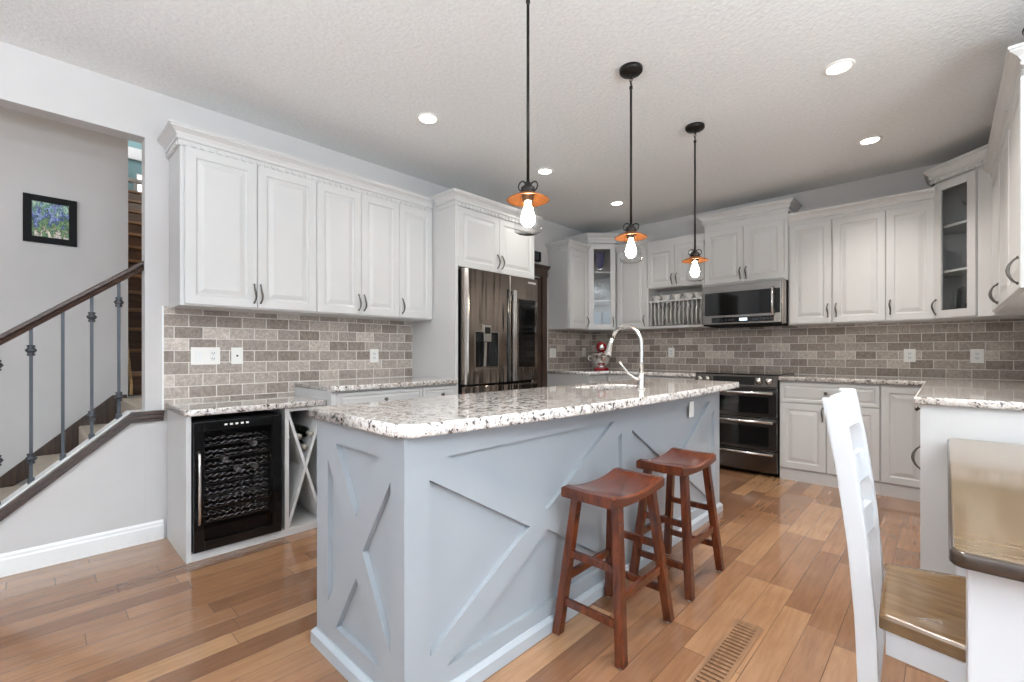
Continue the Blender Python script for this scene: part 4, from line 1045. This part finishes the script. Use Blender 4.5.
# ---------------------------------------------------------------- bar stools
def make_stool(loc, label, rz=0.0):
    r = thing('saddle_stool', label, 'stool', loc, rz, 'wooden saddle stools at the island')
    # seat: x across (depth .27), y along (length .45) with a dip along y
    secs = []; n = 14; SLn, SD, SH = 0.425, 0.245, 0.60
    b = bmesh.new(); top = []; bot = []
    for i in range(n + 1):
        y = -SLn / 2 + SLn * i / n; q = (2 * i / n - 1)
        zt = SH + 0.032 * (abs(q) ** 2.2) - (0.010 if i in (0, n) else 0)
        zbm = SH - 0.036 + 0.014 * (abs(q) ** 2.2)
        sec = []
        for (xx, dz) in ((-SD / 2, -0.008), (-SD / 2 + 0.010, 0.0), (0.0, -0.004), (SD / 2 - 0.010, 0.0), (SD / 2, -0.008)): sec.append((xx, y, zt + dz))
        for xx in (SD / 2, SD / 2 - 0.006, -SD / 2 + 0.006, -SD / 2): sec.append((xx, y, zbm + (0.006 if abs(xx) == SD / 2 else 0)))
        secs.append(sec)
    MB().loft(secs).build('seat', 'stool', r)
    top = {}
    for sx in (-1, 1):
        for sy in (-1, 1):
            p0 = Vector((sx * 0.148, sy * 0.200, 0.006)); p1 = Vector((sx * 0.095, sy * 0.140, SH - 0.030))
            l = MB().bar(p0, p1, 0.036, 0.036, 0.034, 0.036, bev=0.003).build('leg', 'stool', r)
            MB().lathe([(0.012, 0.0), (0.012, 0.006)], (p0.x, p0.y, 0.0), 10).build('foot_glide', 'white', l)
            top[(sx, sy)] = (p0, p1)
    def at(sx, sy, z):
        p0, p1 = top[(sx, sy)]; return p0.lerp(p1, (z - p0.z) / (p1.z - p0.z))
    for sy in (-1, 1):
        for z in (0.335, 0.14):
            MB().bar(at(-1, sy, z), at(1, sy, z), 0.030, 0.017, ref=(0, 0, 1), flat=False, bev=0.002).build('stretcher', 'stool', r)
    for sx, z in ((-1, 0.235), (1, 0.235)):
        MB().bar(at(sx, -1, z), at(sx, 1, z), 0.032, 0.017, ref=(0, 0, 1), flat=False, bev=0.002).build('stretcher', 'stool', r)
    return r
s1 = make_stool((-1.020, 1.705, 0), 'reddish-brown wooden saddle stool nearer the camera at the island side')
s2 = copy_tree(s1, (-1.022, 2.335, 0), 'reddish-brown wooden saddle stool farther from the camera, nearer the range')

# ---------------------------------------------------------------- pendants and downlights
def make_pendant(loc, label):
    r = thing('pendant_light', label, 'pendant light', loc, 0, 'pendant lights over the island')
    zc = ZC - loc[2]           # local ceiling height; local z = 0 is the shade rim
    MB().lathe([(0.0, zc - 0.034), (0.02, zc - 0.034), (0.058, zc - 0.026), (0.065, zc - 0.018), (0.065, zc - 0.0005), (0.0, zc - 0.0005)], (0, 0, 0), 28, cap=False).build('canopy', 'bronze', r)
    m = MB().lathe([(0.0065, 0.075), (0.0065, zc - 0.10)], (0, 0, 0), 12)
    for z in (zc - 0.045, zc - 0.065, zc - 0.085): m.torus((0, 0, z), 0.008, 0.0028, 'x' if z != zc - 0.065 else 'y', 12, 6)
    m.lathe([(0.0, zc - 0.10), (0.009, zc - 0.10), (0.010, zc - 0.115), (0.0065, zc - 0.12)], (0, 0, 0), 12, cap=False)
    m.build('stem', 'bronze', r)
    m = MB().lathe([(0.0, 0.078), (0.012, 0.078), (0.016, 0.066), (0.030, 0.055), (0.032, 0.030), (0.026, 0.024), (0.024, -0.004), (0.0, -0.004)], (0, 0, 0), 20, cap=False)
    for s_ in (-1, 1): m.torus((s_ * 0.026 * 0.73, s_ * 0.026 * 0.69, 0.062), 0.020, 0.0032, 'y', 16, 6)
    m.build('socket', 'bronze', r)
    MB().lathe([(0.020, 0.034), (0.040, 0.028), (0.090, 0.003), (0.092, 0.0), (0.088, 0.0), (0.040, 0.024), (0.020, 0.030)], (0, 0, 0), 36, cap=False).build('shade', 'copper', r)
    MB().lathe([(0.030, 0.022), (0.036, 0.0), (0.046, -0.040), (0.058, -0.090), (0.062, -0.115), (0.058, -0.135), (0.044, -0.142), (0.0, -0.142)], (0, 0, 0), 28, cap=False).build('glass_jar', 'jar', r)
    b = MB().lathe([(0.013, -0.002), (0.015, -0.022), (0.025, -0.052), (0.031, -0.078), (0.027, -0.098), (0.013, -0.113), (0.0, -0.116)], (0, 0, 0), 18, cap=False).build('bulb', 'bulb', r)
    return r
PX = -1.305
p1 = make_pendant((PX, 1.471, 1.823), 'pendant light nearest the camera, copper shade and glass jar, over the island')
p2 = copy_tree(p1, (PX, 2.358, 1.823), 'middle pendant light of three, copper shade and glass jar, over the island')
p3 = copy_tree(p1, (PX, 3.276, 1.823), 'farthest pendant light, copper shade and glass jar, near the range end of the island')
def make_down(loc, label):
    r = thing('recessed_downlight', label, 'ceiling light', loc, 0, 'recessed ceiling lights')
    MB().lathe([(0.078, -0.0005), (0.076, -0.006), (0.062, -0.010), (0.056, -0.003), (0.056, -0.0005)], (0, 0, 0), 28, cap=False).build('trim_ring', 'white', r)
    MB().lathe([(0.056, -0.004), (0.0, -0.004)], (0, 0, 0), 28, cap=False).build('lens', 'down', r)
    return r
DL = [((-2.60, 1.886), 'round recessed ceiling light nearest the left wall cabinets'), ((-2.60, 3.16), 'round recessed ceiling light in front of the fridge surround'),
      ((-2.592, 4.378), 'round recessed ceiling light near the far left corner'), ((-0.441, 3.159), 'round recessed ceiling light at upper right, nearest the camera on the right'),
      ((-0.421, 4.41), 'round recessed ceiling light toward the back wall on the right'),
      ((-0.441, 1.89), 'added round recessed ceiling light over the dining chair, out of view')]  # last one is an added unseen lamp, brightening floor and stools at right
d0 = None
for (xy, lb) in DL:
    if d0 is None: d0 = make_down((xy[0], xy[1], ZC), lb)
    else: copy_tree(d0, (xy[0], xy[1], ZC), lb)
    l = bpy.data.lights.new('downlight_lamp', 'SPOT'); l.energy = (18 if xy[0] < -1 else 62) * (0.95 if xy[1] > 4 else 1.2 if xy[1] > 3 else 1.0); l.spot_size = R(118); l.spot_blend = 1.0; l.shadow_soft_size = 0.06; l.color = (1.0, 0.95, 0.88)
    o = bpy.data.objects.new('downlight_lamp', l); COL.objects.link(o); o.location = (xy[0], xy[1], ZC - 0.02)

# ---------------------------------------------------------------- stand mixer
mx = thing('stand_mixer', 'red stand mixer with a steel bowl on the far left corner counter', 'stand mixer', (-3.10, 4.86, ZG1 + 0.0005), R(35))
# local: faces -y
m = MB(); m.loft([[(x * s_, y * t_ + 0.0, z) for x, y in ((-0.085, -0.14), (-0.05, -0.17), (0.05, -0.17), (0.085, -0.14), (0.085, 0.12), (0.05, 0.15), (-0.05, 0.15), (-0.085, 0.12))] for s_, t_, z in ((1.0, 1.0, 0.0), (1.0, 1.0, 0.025), (0.85, 0.9, 0.036))])
m.build('foot_base', 'red', mx)
m = MB(); m.loft([[(x * w_, y0 + y * d_, z) for x, y in ((-1, -1), (1, -1), (1.1, 0), (1, 1), (-1, 1), (-1.1, 0))] for w_, d_, y0, z in ((0.055, 0.045, 0.095, 0.03), (0.045, 0.038, 0.10, 0.12), (0.045, 0.045, 0.09, 0.23))], 0.006)
m.build('column', 'red', mx)
m = MB(); m.tube([(0, 0.15, 0.275), (0, 0.13, 0.278), (0, 0.06, 0.285), (0, -0.06, 0.288), (0, -0.14, 0.284), (0, -0.165, 0.280)], [0.035, 0.058, 0.068, 0.068, 0.060, 0.035], 20)
m.build('motor_head', 'red', mx)
MB().lathe([(0.0, -0.170), (0.030, -0.170), (0.034, -0.160), (0.034, -0.150)], (0, 0, 0.280), 18, 'y', cap=False).build('hub_cap', 'chrome', mx)
m = MB().lathe([(0.0, 0.034), (0.05, 0.034), (0.052, 0.045), (0.040, 0.052), (0.075, 0.075), (0.100, 0.120), (0.106, 0.175), (0.108, 0.205), (0.112, 0.207), (0.110, 0.210), (0.104, 0.205), (0.0, 0.19)], (0, -0.055, 0), 30, cap=False)
m.tube([(-0.104, -0.055, 0.18), (-0.150, -0.055, 0.175), (-0.155, -0.055, 0.13), (-0.100, -0.055, 0.105)], 0.006, 8)
m.build('mixing_bowl', 'chrome', mx)
MB().tube([(0, -0.055, 0.23), (0, -0.055, 0.19)], 0.02, 12).build('beater_shaft', 'chrome', mx)

# ---------------------------------------------------------------- dining table, chair
TX0, TX1, TYA, TYB, TZ = 0.004, 1.06, 1.325, 3.048, 0.758
tb = thing('dining_table', 'brown-topped white dining table with rounded corners against the right counter end', 'table', ((TX0 + TX1) / 2, (TYA + TYB) / 2, 0))
ox, oy = tb.location.x, tb.location.y
def tslab(name, poly, z0, z1, mat, r_):
    o = slab(name, poly, z0, z1, 'x', None, r_); del o['label']; del o['category']
    o.data.materials.clear(); o.data.materials.append(M[mat]); o.data.transform(Matrix.Translation((-ox, -oy, 0))); o.parent = tb; return o
tslab('tabletop_edge', rounded([(TX0, TYA), (TX1, TYA), (TX1, TYB), (TX0, TYB)], 0.028, 6), TZ - 0.038, TZ - 0.0035, 'tedge', 0.009)
tslab('tabletop', rounded([(TX0 + 0.007, TYA + 0.007), (TX1 - 0.007, TYA + 0.007), (TX1 - 0.007, TYB - 0.007), (TX0 + 0.007, TYB - 0.007)], 0.023, 6), TZ - 0.010, TZ, 'table', 0.003)
m = MB(); m.box(0.05 - ox, TX1 - 0.05 - ox, 1.41 - oy, 1.43 - oy, 0.62, TZ - 0.038).box(0.05 - ox, TX1 - 0.05 - ox, 2.99 - oy, 3.01 - oy, 0.62, TZ - 0.038).box(0.05 - ox, 0.07 - ox, 1.43 - oy, 2.99 - oy, 0.62, TZ - 0.038).box(TX1 - 0.07 - ox, TX1 - 0.05 - ox, 1.43 - oy, 2.99 - oy, 0.62, TZ - 0.038)
m.build('apron', 'chair', tb)
for (lx, ly) in ((0.033, 1.372), (TX1 - 0.143, 1.372), (0.033, 2.92), (TX1 - 0.143, 2.92)):
    MB().box(lx - ox, lx + 0.11 - ox, ly - oy, ly + 0.11 - oy, 0, TZ - 0.038, 0.006).build('leg', 'chair', tb)
ch = thing('dining_chair', 'white ladder-back dining chair with a brown wooden seat at the table', 'chair', (0.05, 1.80, 0))
ox, oy = ch.location.x, ch.location.y
# rear posts curve backwards (-x) towards the top; face towards +x
def px(z):
    pts = [(0.0, -0.180), (0.25, -0.172), (0.45, -0.180), (0.65, -0.196), (0.85, -0.222), (1.0, -0.247), (1.075, -0.262)]
    for (a, xa), (b_, xb) in zip(pts, pts[1:]):
        if z <= b_: return xa + (xb - xa) * (z - a) / (b_ - a)
    return pts[-1][1]
PW = 0.046
for yc in (1.548, 2.0):
    secs = []
    for i in range(19):
        z = 1.04 * i / 18; wdt = PW * (1.0 if z > 0.2 else 0.8 + z)
        y0, y1 = yc - 0.018, yc + 0.018
        x0 = px(z) - 0.05 * (yc - 1.548); secs.append([(x0 - ox, y0 - oy, z), (x0 + wdt - ox, y0 - oy, z), (x0 + wdt - ox, y1 - oy, z), (x0 - ox, y1 - oy, z)])
    MB().loft(secs, 0.006).build('rear_leg', 'chair', ch)
for (z0, z1, nm) in ((0.925, 1.03, 'top_rail'), (0.745, 0.835, 'back_slat'), (0.575, 0.66, 'back_slat')):
    secs = []
    for i in range(9):
        t = i / 8; y = 1.566 + (1.982 - 1.566) * t; bow = -0.018 * math.sin(PI * t) - 0.015 - 0.05 * (y - 1.548)
        secs.append([(px(z0) + 0.030 + bow - ox, y - oy, z0), (px(z0) + 0.050 + bow - ox, y - oy, z0), (px(z1) + 0.050 + bow - ox, y - oy, z1), (px(z1) + 0.030 + bow - ox, y - oy, z1)])
    MB().loft(secs).build(nm, 'chair', ch)
# seat
st_o = [(-0.132, 1.582), (-0.150, 1.985), (0.26, 2.10), (0.30, 1.80), (0.26, 1.50)]
sp_ = rounded(st_o, [0.01, 0.01, 0.04, 0.25, 0.04], 5)
b = bmesh.new()
cx_, cy_ = 0.09, 1.79
rings = []
for (k, zt) in ((1.0, 0.422), (1.0, 0.452), (0.985, 0.459), (0.93, 0.460), (0.80, 0.458), (0.60, 0.450), (0.30, 0.446)):
    rings.append([b.verts.new((cx_ + (p[0] - cx_) * k - ox, cy_ + (p[1] - cy_) * k - oy, zt)) for p in sp_])
for a, c in zip(rings, rings[1:]):
    for i in range(len(sp_)): b.faces.new((a[i], a[(i + 1) % len(sp_)], c[(i + 1) % len(sp_)], c[i]))
b.faces.new(rings[0][::-1]); b.faces.new(rings[-1]); bmesh.ops.recalc_face_normals(b, faces=b.faces[:])
for f_ in b.faces: f_.smooth = len(f_.verts) == 4 and abs(f_.normal.z) > 0.5
m = MB(); m._merge(b); m.build('seat', 'seat', ch)
m = MB()
m.prism([(-0.118, 1.586), (-0.118, 1.605), (0.24, 1.535), (0.24, 1.515)], 'z', 0.355, 0.4215)
m.prism([(-0.135, 1.955), (-0.135, 1.975), (0.24, 2.075), (0.24, 2.055)], 'z', 0.355, 0.4215)
m.prism([(0.24, 1.535), (0.255, 1.535), (0.255, 2.055), (0.24, 2.055)], 'z', 0.355, 0.4215)
m.bm.verts.ensure_lookup_table()
for v in m.bm.verts: v.co.x -= ox; v.co.y -= oy
m.build('apron', 'chair', ch)
for (x, y) in ((0.245, 1.546), (0.245, 2.044)):
    MB().box(x - 0.02 - ox, x + 0.02 - ox, y - 0.02 - oy, y + 0.02 - oy, 0, 0.4215, 0.003).build('front_leg', 'chair', ch)

# ---------------------------------------------------------------- outlets, vent
def plate(label, loc, rz, w, kind, cat='outlet'):
    r = thing('wall_outlet' if cat == 'outlet' else 'switch_plate', label, cat, loc, rz)
    h = 0.115
    MB().box(-w / 2, w / 2, -0.006, -0.0005, -h / 2, h / 2, 0.002).build('plate', 'white', r)
    if 'o' in kind:
        u = w / 4 if 's' in kind else 0.0
        MB().box(u - 0.017, u + 0.017, -0.0085, -0.0055, -0.034, 0.034, 0.002).build('receptacle', 'trim', r)
        m = MB()
        for zc in (-0.018, 0.018):
            m.box(u - 0.008, u - 0.005, -0.0092, -0.008, zc - 0.004, zc + 0.006).box(u + 0.005, u + 0.008, -0.0092, -0.008, zc - 0.004, zc + 0.006).box(u - 0.002, u + 0.002, -0.0092, -0.008, zc - 0.010, zc - 0.006)
        m.build('slots', 'dark_slot', r)
    if 's' in kind:
        u = -w / 4 if 'o' in kind else 0.0
        MB().box(u - 0.017, u + 0.017, -0.010, -0.0055, -0.034, 0.034, 0.002).build('rocker', 'trim', r)
    if 'j' in kind: MB().lathe([(0.0, -0.009), (0.006, -0.009), (0.007, -0.0055)], (0, 0, 0), 12, 'y', cap=False).build('jack', 'dark_slot', r)
    return r
tx = XL + 0.010
plate('wide white switch and outlet plate on the tile above the wine fridge', (tx, 0.790, 1.144), R(90), 0.165, 'so')
plate('narrow white wall plate with a single jack beside the wide switch plate', (tx, 0.975, 1.144), R(90), 0.072, 'j')
plate('white outlet on the tile left of the fridge surround', (tx, 2.02, 1.138), R(90), 0.080, 'o')
plate('white switch plate on the tile just past the dark doorway', (tx, 4.475, 1.158), R(90), 0.125, 's', 'switch')
plate('white outlet on the tile beside the red mixer', (tx, 5.15, 1.17), R(90), 0.072, 'o')
plate('white outlet on the back tile below the plate rack', (-2.42, YB - 0.012, 1.165), 0, 0.075, 'o')
plate('white outlet on the back tile right of the range', (-0.233, YB - 0.012, 1.139), 0, 0.080, 'o')
plate('white outlet on the back tile near the right corner', (0.185, YB - 0.012, 1.137), 0, 0.080, 'o')
vt = thing('floor_vent', 'wooden slatted floor vent set in the planks near the stools', 'floor vent', (-0.612, 1.85, 0))
m = MB(); m.box(-0.055, 0.055, -0.28, -0.25, 0.0005, 0.004, 0.001).box(-0.055, 0.055, 0.25, 0.28, 0.0005, 0.004, 0.001).box(-0.055, -0.038, -0.25, 0.25, 0.0005, 0.004, 0.001).box(0.038, 0.055, -0.25, 0.25, 0.0005, 0.004, 0.001)
m.build('frame', 'ventwood', vt)
m = MB()
for k in range(20): m.box(-0.038, 0.038, -0.245 + k * 0.0252, -0.245 + k * 0.0252 + 0.015, 0.0008, 0.0035)
m.build('slats', 'ventwood', vt)
MB().box(-0.038, 0.038, -0.25, 0.25, 0.0003, 0.0007).build('opening', 'stairwood', vt)
